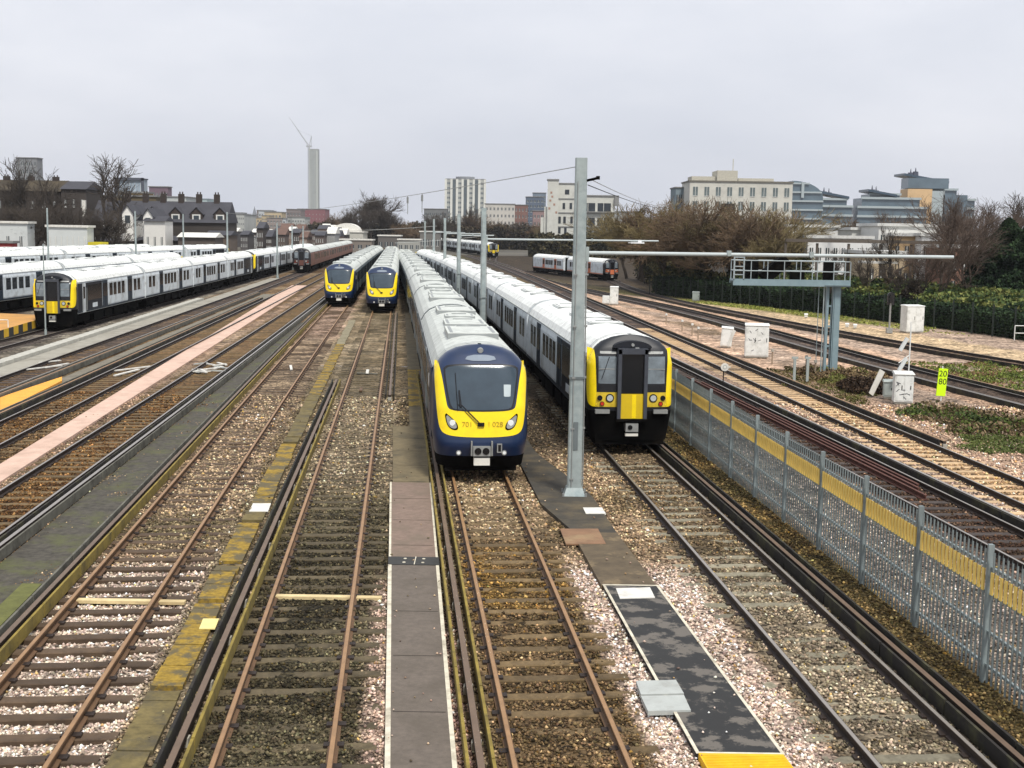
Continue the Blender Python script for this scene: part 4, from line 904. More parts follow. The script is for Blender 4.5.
# cabinets and small lineside things
cabw=M('cabinet_white',lin((222,224,220)),.5,var=.05,scale=3,dirt=lin((150,152,144)),dscale=2.5,damt=.45)
cabg=M('cabinet_grey',lin((156,164,160)),.6,var=.1,scale=3,dirt=lin((110,112,104)),damt=.5)
def cabinet(label,px,pb,wpx,hpx,mat=None,doors=2,tilt=0,yaw=-.15,group='lineside cabinets',graff=False,roof=True):
    x,y=P(px,pb,-.12); s=F/(y*math.cos(PITCH)+6.9*math.sin(PITCH)); w_=wpx/s/2; h=hpx/s*1.0; z0=-.12+float(gz(x,y))
    r=empty('equipment_cabinet',(x,y,z0),yaw,label,'cabinet',group); r.rotation_euler=(0,tilt,yaw); d=min(w_*.9,.45)
    mb=MB(); mb.box(-w_,w_,-d,d,.08,h-.06); mb.box(-w_+.03,w_-.03,-d+.03,d-.03,0,.08,1); mb.build('body',[mat or cabw,conc],r)
    if roof: mb=MB(); mb.v+=[(-w_-.04,-d-.05,h-.06),(w_+.04,-d-.05,h-.06),(w_+.04,d+.04,h-.06),(-w_-.04,d+.04,h-.06),(-w_-.02,-d-.03,h-.02),(w_+.02,-d-.03,h-.02),(w_+.02,d,h+.03),(-w_-.02,d,h+.03)]; mb.f+=[(0,3,2,1),(4,5,6,7),(0,1,5,4),(1,2,6,5),(2,3,7,6),(3,0,4,7)]; mb.m+=[0]*6; mb.build('lid',mat or cabw,r)
    for q in range(doors):
        a=-w_+.04+q*(2*w_-.05)/doors; b=a+(2*w_-.05)/doors-.03; mb=MB(); mb.box(a,b,-d-.018,-d,.14,h-.14); mb.box(b-.09,b-.06,-d-.04,-d-.018,h*.48,h*.6,1); mb.build('door',[mat or cabw,under],r)
    if graff:
        mb=MB(); 
        for q in range(9):
            a=random.uniform(-w_*.8,w_*.5); z=random.uniform(.25,h*.85); R=Matrix.Rotation(random.uniform(-1,1),3,'Y'); p=[Vector((a,-d-.022,z))+R@Vector(v) for v in ((-.09,0,-.015),(.09,0,-.02),(.08,0,.02),(-.09,0,.015))]; mb.face(p)
        mb.build('scrawl',M('scrawl_grey',lin((96,98,100)),.7,var=.1),r)
    return r
cabinet('white cabinet marked with grey scrawls between the black fronted train and the gantry',756,357,23,33,graff=True)
cabinet('small leaning white cabinet left of the scrawled one',725.5,347,11,20,doors=1,tilt=.08)
cabinet('white cabinet with a thin lamp mast, left of the yellow-green sign',902,403,18,31,graff=True)
cabinet('small grey cabinet tucked against the left side of the white one with the lamp mast',888,398,10,18,mat=cabg,doors=1)
cabinet('large white cabinet on a stand in front of the green fence at the right',911.5,332,19,27,yaw=.25)
cabinet('white cabinet by the near main line behind the nearest mast',614,304,8,18,doors=1)
cabinet('low white box lying left of the white cabinet behind the nearest mast',606,304,7,9,doors=1,roof=False)
cabinet('small white box on the verge before the hedge, left of the gantry',673,282,4,8,doors=1)
cabinet('grey cabinet on the verge before the hedge, left of the gantry',696,294,7,9,mat=cabg,doors=1)
for i,(px,py) in enumerate(((847,327),(855,328),(806,316))): cabinet(('left one','right one','third one, farther left,')[i]+' of the small white marker boxes at the foot of the hedge',px,py,3,4,doors=0,group='marker boxes at the foot of the hedge')
# slanted board
def board(label,pxs,Y,mat,th=.05,name='leaning_board'):
    pts=[At(a,b,Y) for a,b in pxs]; mb=MB(); f=[(x,y,z) for x,y,z in pts]; b=[(x,y+th,z) for x,y,z in pts]; n=len(f)
    mb.face(f); mb.face(b[::-1]); 
    for i in range(n): j=(i+1)%n; mb.face([f[j],f[i],b[i],b[j]])
    return tag(mb.build(name,mat),label,'board')
board('long pale board leaning against brambles left of the grey cabinet',[(869,393),(873,396),(885,372),(880,369)],P(875,396,-.1)[1],pale)
board('small pale board leaning on the little white cabinet near the scrawled one',[(727,345),(729,346),(736,331),(733,329)],67,pale)
# thin lamp mast on cabinet
cx,cy=P(908,400,-.1); ax,ay,az=At(908.5,374,cy); bx,by,bz=At(912,322,cy)
r=empty('lamp_mast',(ax,ay,az-.1),0,'thin white mast with two tilted lamp heads rising from the white cabinet','lamp mast')
mb=MB(); mb.tube((0,0,0),(0,0,bz-az+.1),.03,n=8); 
z1=At(903,355,cy)[2]-az+.1; mb.tube((0,0,z1),(-.45,0,z1-.35),.022,n=6); mb.build('mast_tube',cabw,r)
for q in (338,358):
    R=Matrix.Rotation(math.radians(28),3,'Y'); zc=At(903,q+6,cy)[2]-az+.1; mb=MB(); mb.box(-.07,.07,-.06,.06,-.32,.30,0,R); mb.build('lamp_head',M('lamp_grey',lin((200,204,202)),.5,var=.05),r,loc=(-.27,0,zc)); 
    mb=MB(); mb.tube((0,0,zc+.1),(-.2,0,zc+.2),.015,n=5); mb.build('lamp_arm',cabw,r)
# yellow-green sign 20 / 80
sx,sy=P(941,401,-.1); s_=F/(sy+.85)
r=empty('speed_sign',(sx,sy,-.1),.08,'bright yellow-green sign reading 20 over 80 beside the main line','sign')
sg=M('sign_lime',lin((206,246,10)),.5,var=.03,scale=3)
mb=MB(); mb.tube((0,0.03,0),(.0,.03,1.5),.03,n=8); mb.build('post',cabw,r)
mb=MB(); R=Matrix.Rotation(.06,3,'Y'); mb.box(-.2,.2,-.02,.02,-.66,.52,0,R); mb.build('sign_plate',sg,r,loc=(0,0,.88))
for tx,z in (('20',1.17),('80',.83)): o=text_mesh(tx,.36,M('sign_black',lin((40,52,16)),.7,var=.05),r,(.01,-.026,z)); o.rotation_euler=(math.pi/2,.06,0)
# round white disc sign
dx,dy=P(723,386,-.1); r=empty('disc_sign',(dx,dy,-.1),0,'round white disc on a short post in the ballast right of the black fronted train','sign')
mb=MB(); mb.tube((0,0,0),(0,0,.75),.025,n=6); mb.build('post',under,r); mb=MB(); mb.tube((0.05,-.03,.88),(.05,.0,.88),.185,n=24); mb.tube((.05,-.034,.88),(.05,-.03,.88),.10,n=16,mi=1); mb.tube((.05,-.038,.88),(.05,-.034,.88),.07,n=16); mb.box(.2,.32,-.01,.0,.85,.92); mb.build('disc',[pale,cabg],r)
# signal
qx,qy=P(889,333,-.15); r=empty('signal_post',(qx,qy,-.15),0,'grey signal post with a black round-topped head before the green fence','signal')
mb=MB(); mb.tube((0,0,0),(0,0,2.2),.07,n=8); mb.box(-.2,.2,-.2,.2,0,.35); mb.build('post',steel,r)
mb=MB(); pr=[(-.26,2.05),(.26,2.05)]+[(.26*math.cos(a),2.72+.26*math.sin(a)) for a in np.linspace(0,math.pi,10)]; mb.extr(pr,-.05,.05); 
for z in (2.3,2.65): mb.tube((0,-.2,z),(0,-.05,z),.12,n=12)
mb.build('signal_head',blk,r)
# white pegs and stubs
pk=[(626,331,'white topped peg in the pink ballast right of the nearest mast'),(682,328,'tall white topped peg left of the small leaning cabinet'),(693,331,'second white topped peg left of the small leaning cabinet'),(698,336,'rusty short stub left of the small leaning cabinet')]
for px,py,lab in ((666,324,'white topped peg in the ballast beyond the black fronted train'),(682,331,pk[1][2]),(692,335,pk[2][2]),(698,339,pk[3][2]),(772,364,'short grey stub right of the scrawled cabinet'),(806,371,'short stub left of the gantry post'),(815,376,'short stub at the foot of the gantry post')):
    x,y=P(px,py,-.12); mb=MB(); mb.tube((0,0,0),(0,0,.75),.045,n=7); mb.tube((0,0,.7),(0,0,.84),.08,n=8,mi=1); tag(mb.build('marker_peg',[M('peg_brown',lin((150,132,112)),.8,var=.2),cabw if px<700 else conc],loc=(x,y,-.15)),lab,'peg','short pegs in the ballast')
x,y=P(769,384,-.12)
for px,lab in ((764,'left one of two grey stub posts before the gantry post'),(777,'right one of two grey stub posts before the gantry post')):
    x,y=P(800+(px-770)*1.0,381,-.12); mb=MB(); mb.box(-.06,.06,-.05,.05,0,1.1); mb.box(-.14,.14,-.06,.06,1.1,1.2); tag(mb.build('stub_post',cabg,loc=(x,y,-.15)),lab,'post')
# yellow box trackside + white thing
x,y=P(487.,280,-.1); 
cabinet('small yellow cabinet beside the roof of the black fronted train',487,280,4.5,11,mat=M('cab_yellow',lin((214,196,20)),.5,var=.05),doors=1)
cabinet('small white box left of the small yellow cabinet',477,275,4,5,doors=0)
# handrail at the far left edge and at the far right edge
for lab,px,py in (('pale tubular handrail standing at the left picture edge by the orange platform',2,338),('pale tubular handrail at the right picture edge before the green fence',1020,342)):
    x,y=P(px,py,-.1); mb=MB()
    for d in (-.4,.4): mb.tube((d,0,0),(d,0,1.0),.03,n=6)
    for z in (.5,1.0): mb.tube((-.4,0,z),(.4,0,z),.03,n=6)
    tag(mb.build('handrail',cabw,loc=(x,y,0)),lab,'handrail')
# T-shaped crossing irons between rails of track C, scattered timbers on the left
def litter(label,px,py,w_,h_,rz,mat,z=-.12,t=.05,name='loose_timber',cat='timber',group='loose timbers lying between the rails'):
    x,y=P(px,py,z); mb=MB(); mb.box(-w_/2,w_/2,-h_/2,h_/2,0,t); o=mb.build(name,mat,loc=(x,y,z)); o.rotation_euler=(random.uniform(-.03,.03),random.uniform(-.03,.03),rz); return tag(o,label,cat,group)
litter('pale upright bar between the rails of the second near track',367.5,372,.14,1.9,0.1,pale); litter('rusty short bar between the rails of the second near track',361,390,.12,1.2,.1,rust); litter('grey crossbar lying over the pale bar of the second near track',367,374,1.0,.2,.05,greyboard,z=-.14)
litter('short white bar between the rails of the near left track',291,368,.12,1.5,.2,pale)
for i in range(14):
    px=random.uniform(196,228); py=random.uniform(361,374); litter('pale broken timbers heaped between the brown left rails',px,py,.12,random.uniform(.5,1.3),random.uniform(-1.3,1.3),pale if i%3 else greyc,z=-.14+i*.006)
for i,(px,py) in enumerate(((133,369),(127,373),(50,362),(57,366),(44,368))): litter(('white timber lying on the second brown left track','thin pale timber right beside the white one on the second brown left track','pale strip between the left grey path rails','pale strip just right of another between the grey path rails','broken pale strip left of two others by the grey path rails')[i],px,py,.14,random.uniform(1.5,3.),random.uniform(-.5,-.1),pale)
# ================================================================ VEGETATION
def tube_np(p0,p1,r0,r1):
    d=p1-p0; L=np.linalg.norm(d,axis=1,keepdims=True); d=d/np.maximum(L,1e-6)
    up=np.where(np.abs(d[:,2:3])>.9,np.array([[1.,0,0]]),np.array([[0,0,1.]])); a=np.cross(d,up); a/=np.linalg.norm(a,axis=1,keepdims=True); b=np.cross(d,a)
    V=[]
    for p,r in ((p0,r0),(p1,r1)):
        for i in range(3):
            t=2*math.pi*i/3; V.append(p+a*(r*math.cos(t))[:,None]+b*(r*math.sin(t))[:,None])
    V=np.stack(V,1); n=len(p0); k=np.arange(n)[:,None]*6
    f=np.concatenate([k+np.array([[0,1,4,3]]),k+np.array([[1,2,5,4]]),k+np.array([[2,0,3,5]])])
    return V.reshape(-1,3),f
def branches(h,levels,seed,spread=.55,trunk=.25,up=.12,nb=(3,4),ratio=.72,base=.22,rmin=.012,r0=None):
    rng=np.random.default_rng(seed); segs=[]   # p0,p1,r0,r1,level
    def rec(p,d,L,r,lv):
        n=3 if lv<3 else 2; q=p; 
        for i in range(n):
            d=d+rng.normal(0,.10+.03*lv,3)+np.array([0,0,up*(.5 if lv else 0)]); d=d/np.linalg.norm(d); q2=q+d*L/n; ra=r*(1-.35*i/n); rb=r*(1-.35*(i+1)/n)
            segs.append((q,q2,ra,rb,lv)); q=q2
            if lv<levels and (i>=1 or lv>1) and i<n-1:
                for _ in range(1 if lv else 2): side(q,d,L*.62*rng.uniform(.7,1.15),rb*.6,lv+1)
        if lv<levels:
            for _ in range(rng.integers(nb[0],nb[1]+1)): side(q,d,L*ratio*rng.uniform(.75,1.15),max(r*.62,rmin),lv+1)
    def side(p,d,L,r,lv):
        a=rng.normal(0,1,3); a-=a.dot(d)*d; a/=np.linalg.norm(a); t=spread*rng.uniform(.5,1.35); dd=d*math.cos(t)+a*math.sin(t); rec(p,dd,L,max(r,rmin),lv)
    rec(np.zeros(3),np.array([0,0,1.]),h*base,r0 or h*.022,0); return segs
def tree_proto(name,h,levels,seed,twig,bark,**kw):
    segs=branches(h,levels,seed,**kw)
    p0=np.array([s[0] for s in segs]);p1=np.array([s[1] for s in segs]);r0=np.array([s[2] for s in segs]);r1=np.array([s[3] for s in segs]);lv=np.array([s[4] for s in segs])
    top=np.percentile(p1[:,2],99.5); sc=h/top; p0*=sc;p1*=sc
    root=empty(name); k=lv<=1
    V,f=tube_np(p0[k],p1[k],r0[k],r1[k]); npmesh('trunk',V,f,bark,parent=root)
    V,f=tube_np(p0[~k],p1[~k],r0[~k],r1[~k]); npmesh('crown',V,f,twig,parent=root)
    return root,len(segs)
tw_b=M('twig_brown',lin((104,86,66)),.95,var=.3,scale=.35,rnd=.2); tw_o=M('twig_olive',lin((110,98,66)),.95,var=.3,scale=.35,rnd=.25); tw_d=M('twig_dark',lin((66,58,50)),.95,var=.3,scale=.5,rnd=.2); tw_r=M('twig_russet',lin((84,70,60)),.95,var=.3,scale=.5,rnd=.2)
bark=M('bark',lin((62,54,46)),.95,var=.3,scale=2); 
TP={}
def getproto(key,mk):
    if key not in TP: TP[key]=mk(); return TP[key],True
    return TP[key],False
TREECFG={'thick':dict(h=10,levels=5,spread=.50,nb=(4,4),rmin=.018,up=.10,base=.09,ratio=.78),'oliv':dict(h=10,levels=5,spread=.44,nb=(4,4),rmin=.018,up=.16,base=.09,ratio=.78),'dark':dict(h=14,levels=5,spread=.5,nb=(3,4),rmin=.022,up=.12,base=.24),'open':dict(h=14,levels=5,spread=.48,nb=(3,3),rmin=.022,up=.1,base=.26),'dense':dict(h=12,levels=5,spread=.40,nb=(4,5),rmin=.022,up=.18,base=.08,ratio=.8),'tall':dict(h=16,levels=5,spread=.42,nb=(3,4),rmin=.014,up=.16,base=.25,r0=.2)}
TWIG={'thick':(tw_b,bark),'oliv':(tw_o,bark),'dark':(tw_d,bark),'open':(tw_d,bark),'tall':(tw_r,bark),'dense':(tw_d,bark)}
def tree(kind,label,group,px,ptop,Y,zb=-.2,var=0,wsc=1.):
    x,_,zt=At(px,ptop,Y); key=(kind,var)
    if key not in TP:
        root,n=tree_proto('bare_tree',levels=TREECFG[kind]['levels'],h=TREECFG[kind]['h'],seed=hash(kind)%1000*0+sum(map(ord,kind))+var*13,twig=TWIG[kind][0],bark=TWIG[kind][1],**{k:v for k,v in TREECFG[kind].items() if k not in('h','levels')}); TP[key]=root; print('TREE',key,n)
    else: root=copy_tree(TP[key])
    s=(zt-zb)/TREECFG[kind]['h']; root.location=(x,Y,zb); root.scale=(s*wsc,s*wsc,s); root.rotation_euler=(0,0,random.uniform(0,6.28)); tag(root,label,'tree',group); return root
# left
tree('open','large bare spreading tree above the roofs at the upper left','bare trees at the left',102,157,225,var=0,wsc=1.15)
tree('open','bare tree in front of the grey block at the far upper left','bare trees at the left',25,160,215,var=1)
tree('open','small bare tree at the left picture edge behind the dark terrace','bare trees at the left',4,184,215,var=1)
tree('open','small bare tree between the grey block and the large spreading tree','bare trees at the left',52,183,215,var=0)
tree('dark','dark bare tree in front of the white gabled houses','bare trees at the left',112,205,200,var=1,wsc=1.3)
# middle wood
for j,(px,pt,Y,v) in enumerate(((8,206,200,0),(22,200,200,1),(38,204,198,0),(56,208,200,1),(70,205,202,0),(84,212,198,1),(98,214,200,0))):
    tree('dark','dark bare tree crowding the foot of the far left brick terrace','dark trees before the brick terrace',px,pt,Y,var=v,wsc=1.1)
i=0
for px,pt,Y,k,v,ws in ((371,196,320,'dense',0,1.1),(356,210,300,'dense',1,1.2),(387,209,300,'dense',0,1.2),(402,222,300,'thick',0,1.4),(415,226,320,'thick',1,1.4),(334,214,340,'thick',0,1.5),(316,222,330,'thick',1,1.6),(345,224,290,'thick',1,1.5),(302,224,330,'thick',0,1.5),(428,216,310,'dark',1,1.3),(442,213,300,'dark',0,1.3),(468,206,280,'dark',1,1.1),(482,216,270,'thick',0,1.5),(500,221,265,'thick',1,1.6),(518,222,260,'dark',0,1.6),(536,224,250,'thick',0,1.6),(455,218,270,'dark',1,1.4),(550,228,230,'oliv',0,1.6),(572,229,220,'thick',1,1.5),(590,224,200,'oliv',0,1.5),(608,226,200,'thick',0,1.6)):
    lab='bare brown tree in the distant wood behind the yard'
    if i==0: lab='tallest dark bushy tree of the distant wood, above the two middle trains'
    Y=Y*1.4 if px<450 else Y*.5+330
    tree(k,lab,'bare trees of the distant wood' if i else None,px,pt,Y,var=v,wsc=ws); i+=1
GF=GFx
i=0
for px,pt,Y,k,v,ws in ((628,214,165,'oliv',0,1.5),(645,207,160,'oliv',1,1.5),(660,203,158,'thick',0,1.6),(678,204,150,'oliv',0,1.5),(692,205,152,'thick',1,1.5),(708,204,150,'thick',0,1.4),(722,207,145,'oliv',1,1.5),(738,208,150,'thick',0,1.5),(753,209,146,'thick',1,1.4),(768,212,150,'oliv',0,1.5),(785,214,160,'thick',0,1.4),(800,216,165,'thick',1,1.4),(640,224,145,'oliv',1,1.7),(668,222,140,'oliv',0,1.7),(700,224,138,'oliv',1,1.7),(730,226,136,'thick',1,1.7),(760,230,136,'oliv',0,1.6),(792,232,150,'thick',0,1.3)):
    while At(px,pt,Y)[0]<GF(Y)+3 and Y<260: Y+=5
    tree(k,'bare olive brown tree of the thicket between the white building and the white houses','bare trees of the right thicket',px,pt,Y,var=v,wsc=ws); i+=1
for j,(px,pt,Y,k,v,ws,lab) in enumerate(((822,222,210,'tall',0,1.3,'bare tree behind the white houses, left of the stepped glass block'),(845,218,215,'thick',0,1.5,'broad bare tree behind the white houses below the stepped glass block'),(872,212,215,'tall',1,1.3,'bare tree behind the white houses below the twin-chimney glass block'),(890,228,120,'open',1,1.,'thin bare tree before the white houses, right of the gantry'),(918,214,190,'thick',1,1.5,'bare tree below the orange panelled tower'),(940,203,150,'tall',0,1.3,'bare reddish tree right of the orange panelled tower'),(953,196,112,'tall',1,1.15,'tall bare tree with a dark trunk near the right edge'),(966,205,125,'tall',0,1.2,'bare reddish tree just right of the dark trunked one'),(985,203,130,'tall',1,1.2,'bare reddish tree left of the dark evergreen'),(1002,204,150,'tall',0,1.2,'bare tree behind the dark evergreen'),(1019,195,175,'open',0,1.2,'tall bare tree at the right picture edge'),(833,250,118,'open',0,.9,'small dark bare tree before the white houses by the gantry'),(867,248,116,'open',1,.9,'small dark bare tree left of the low pale porch'),(908,262,112,'dark',0,1.3,'low dark twiggy tree right of the low pale porch'),(975,232,110,'tall',1,1.5,'low russet bare tree in front of the dark evergreen'),(930,246,108,'tall',0,1.4,'low russet bare tree before the brick house'))): tree(k,lab,'bare trees around the white houses',px,pt,Y,var=v,wsc=ws)
# foliage clouds
def leaves(n,fn,size,cols,seed,name,parent=None,flat=.0):
    rng=np.random.default_rng(seed); p,keep=fn(rng,n); p=p[keep]; n=len(p); a=rng.normal(0,1,(n,3)); a/=np.linalg.norm(a,axis=1,keepdims=True); b=np.cross(a,rng.normal(0,1,(n,3))); b/=np.linalg.norm(b,axis=1,keepdims=True)
    s=(size*rng.uniform(.6,1.4,n))[:,None]; V=np.stack([p-a*s,p+b*s*.6,p+a*s,p-b*s*.6],1).reshape(-1,3); f=np.arange(n*4).reshape(-1,4)
    cols=np.array(cols); cl=fbm(p[:,0]+p[:,2]*2,p[:,1],1.6,seed); ci=np.clip(((cl-.25)*2.0+rng.normal(0,.18,n))*len(cols),0,len(cols)-1).astype(int); c=cols[ci]*rng.uniform(.7,1.3,(n,1))
    return npmesh(name,V,f,MV('leaf',rough=.8),np.repeat(c,4,axis=0),parent=parent)
GREEN=[C8(38,54,32),C8(52,68,38),C8(70,86,44),C8(96,106,56)]
DKG=[C8(22,36,24),C8(32,50,30),C8(44,62,36)]
GF=line2(P(1024,342,-.2),P(640,290,-1.0))
def hedge_fn(off0,off1,h0,h1,y0,y1):
    def fn(rng,n):
        y=rng.uniform(y0,y1,n); o=rng.uniform(off0,off1,n); z=rng.uniform(0,1,n)**.8; top=(h0+(h1-h0)*(o-off0)/(off1-off0))*(1+.35*ss(85,150,y)); bump=.6*(fbm(y*1.0,o,2.2,5)-.4); x=GF(y)+o
        zz=z*(top+bump*1.2); k=(zz>(top+bump)*.55)|(o<off0+.9)|(rng.random(n)<.25); return np.stack([x,y,zz-.2+gz(x,y)],1),k
    return fn
hg=leaves(150000,hedge_fn(.5,4.0,1.65,1.9,72,168),.13,DKG+[C8(40,58,30)],3,'hedge'); tag(hg,'long dark green hedge behind the green mesh fence along the main lines','hedge')
sh=leaves(120000,hedge_fn(2.2,12.,2.15,2.6,72,150),.17,GREEN+[C8(110,112,60)],4,'ivy_bank'); tag(sh,'band of mid green ivy and scrub rising behind the hedge','scrub',kind='stuff')
sh=leaves(60000,hedge_fn(2.5,12,2.4,4.2,145,172),.2,[C8(40,48,28),C8(58,62,34),C8(86,82,44)],14,'scrub'); tag(sh,'olive scrub under the bare thicket trees','scrub',kind='stuff')
def box_fn(x0,x1,y0,y1,h):
    def fn(rng,n):
        x=rng.uniform(x0,x1,n); y=rng.uniform(y0,y1,n); hh=h*(.55+.7*fbm(x,y,5.,7)); return np.stack([x,y,rng.uniform(0,1,n)**.6*hh-1.6],1),np.ones(n,bool)
    return fn
sh=leaves(60000,box_fn(4,60,336,352,7.5),.4,[C8(34,36,26),C8(50,50,34),C8(76,70,48)],24,'scrub'); tag(sh,'dark scrub far behind the distant trains on the main lines','scrub',kind='stuff')
sh=leaves(50000,box_fn(21.5,50,190,226,6.5),.25,[C8(34,36,26),C8(54,54,34),C8(84,78,50)],25,'scrub'); tag(sh,'olive scrub beside the small orange fronted train','scrub',kind='stuff')
sh=leaves(60000,box_fn(-75,20,455,480,10.),.5,[C8(38,36,30),C8(56,52,40),C8(76,68,52)],26,'scrub'); tag(sh,'dark thicket at the far end of the yard tracks','scrub',kind='stuff')
def cone_fn(h,r):
    def fn(rng,n):
        z=rng.uniform(0,1,n); a=rng.uniform(0,6.28,n); rr=r*(np.sqrt(rng.uniform(.25,1,n)))*np.clip((1-z)**.6*1.0,.03,1)*(.5+.9*vnoise(a*3,z*9,1.,3)); return np.stack([rr*np.cos(a),rr*np.sin(a),z*h],1),np.ones(n,bool)
    return fn
def evergreen(label,px,pt,Y,r,n=26000,cols=DKG):
    x,_,zt=At(px,pt,Y); root=empty('evergreen_tree',(x,Y,-.2),0,label,'tree','dark evergreens at the right'); leaves(n,cone_fn(zt+.2,r),.16,cols,int(px),'crown',parent=root); mb=MB(); mb.tube((0,0,0),(0,0,zt*.9),.18,.04,n=8); mb.build('trunk',bark,root); return root
evergreen('tall dark evergreen at the right picture edge',1009,219,118,3.6,45000); evergreen('dark evergreen left part of the pair at the right edge, lower than its neighbour',990,238,114,2.8,30000); evergreen('dark evergreen cut by the right picture edge',1030,224,112,3.,30000)
evergreen('small dark bush tree before the white houses right of the porch',914,282,106,1.8,9000,[C8(34,30,26),C8(48,42,34)])
# green mesh fence
mf=empty('mesh_fence',(0,0,0),0,'dark green weldmesh fence with posts in front of the hedge','fence'); dg=M('dark_green_steel',lin((18,30,24)),.6,var=.1)
fp=None; y=74.
while y<168:
    x=float(GF(y))+.15; z=float(gz(x,y))-.2
    if fp is None: mb=MB(); mb.box(-.05,.05,-.04,.04,0,2.35); fp=mb.build('post',dg,mf,loc=(x,y,z))
    else: cpart(fp,mf,(x,y,z))
    y+=2.6
mb=MB(); pth=[(float(GF(y))+.1,y,float(gz(GF(y)+.1,y))-.2) for y in np.arange(74,169,2.6)]
for z in np.arange(.1,2.3,.2): mb.sweep([(-.004,z),(.004,z),(.004,z+.012),(-.004,z+.012)],pth)
mb.build('mesh_panels',dg,mf)
# weeds: low growth patches on the ground
def weeds(label,x0,x1,y0,y1,n,size,cols,seed,h=.35,name='weeds',thr=.45,fn=None):
    def f(rng,n):
        x=rng.uniform(x0,x1,n); y=rng.uniform(y0,y1,n); d=fbm(x,y,1.3,seed); k=d>thr
        ex=((x-(x0+x1)/2)/((x1-x0)/2))**2+((y-(y0+y1)/2)/((y1-y0)/2))**2+2.2*(fbm(x,y,1.7,seed+5)-.45); k&=ex<.85
        if fn is not None: k&=fn(x,y)
        return np.stack([x,y,ZB+rng.uniform(0,1,n)*h*np.clip((d-thr)*6,.15,1)*np.clip(1.2-ex,.2,1)+gz(x,y)],1),k
    o=leaves(n,f,size,cols,seed,name); tag(o,label,'weeds',kind='stuff')
BR=[C8(78,64,48),C8(108,90,66),C8(134,116,84)]
ax,ay=P(975,425,-.1); weeds('green and brown brambles beside the lime sign',ax-2.3,ax+4,ay-4.6,ay+4.5,14000,.07,[C8(56,70,34),C8(84,98,44),C8(88,76,54),C8(124,106,80)],6,.5,name='bramble_patch',thr=.25)
ax,ay=P(1010,445,-.1); weeds('bright green grass at the right edge below the brambles',ax-2.,ax+3,ay-2,ay+3,9000,.05,[C8(82,92,48),C8(100,110,58)],9,.15,name='grass_patch',thr=.2)
ax,ay=P(850,378,-.1); weeds('dry brown brambles around the foot of the gantry',ax-2.6,ax+2.,ay-4,ay+5,14000,.07,BR+[C8(96,98,50)],10,.55,name='bramble_patch',thr=.25)
ax,ay=P(870,392,-.1); weeds('dark bramble heap behind the leaning board',ax-1.4,ax+.8,ay-1.0,ay+2.5,7000,.07,[C8(40,32,26),C8(66,52,40)],15,.7,name='bramble_patch',thr=.15)
ax,ay=P(980,372,-.1); weeds('strip of green weeds between the farther main lines at the right',ax-5,ax+7,ay-9,ay+6,26000,.07,[C8(84,98,44),C8(112,120,58),C8(120,96,70)],11,.3,name='weed_strip',thr=.3,fn=lambda x,y:(x-T['T3'](y)>1.3)&(x-T['T4'](y)<-1.3))
weeds('grassy verge at the foot of the hedge',6,34,70,150,60000,.09,[C8(110,120,50),C8(140,144,70),C8(150,150,84)],12,.14,name='grass_verge',thr=.33,fn=lambda x,y:(x-T['T4'](y)>1.6)&(x<GF(y)+.3)&(x>GF(y)-4.2+1.5*fbm(x,y,3.,2)))
weeds('low weeds between the scrawled cabinet and the gantry',P(790,370)[0]-2,P(790,370)[0]+2.5,52,66,9000,.06,[C8(84,84,44),C8(110,96,66)],13,.2,name='weed_strip',thr=.35)
weeds('moss and dead leaves along the foot of the palisade fence',3.5,8.5,13,46,50000,.03,[C8(104,92,60),C8(124,104,68),C8(84,78,48),C8(74,60,44)],16,.05,name='leaf_litter',thr=.38,fn=lambda x,y:(x-T['F'](y)>1.35)&(x<FENCE(y)+.1))
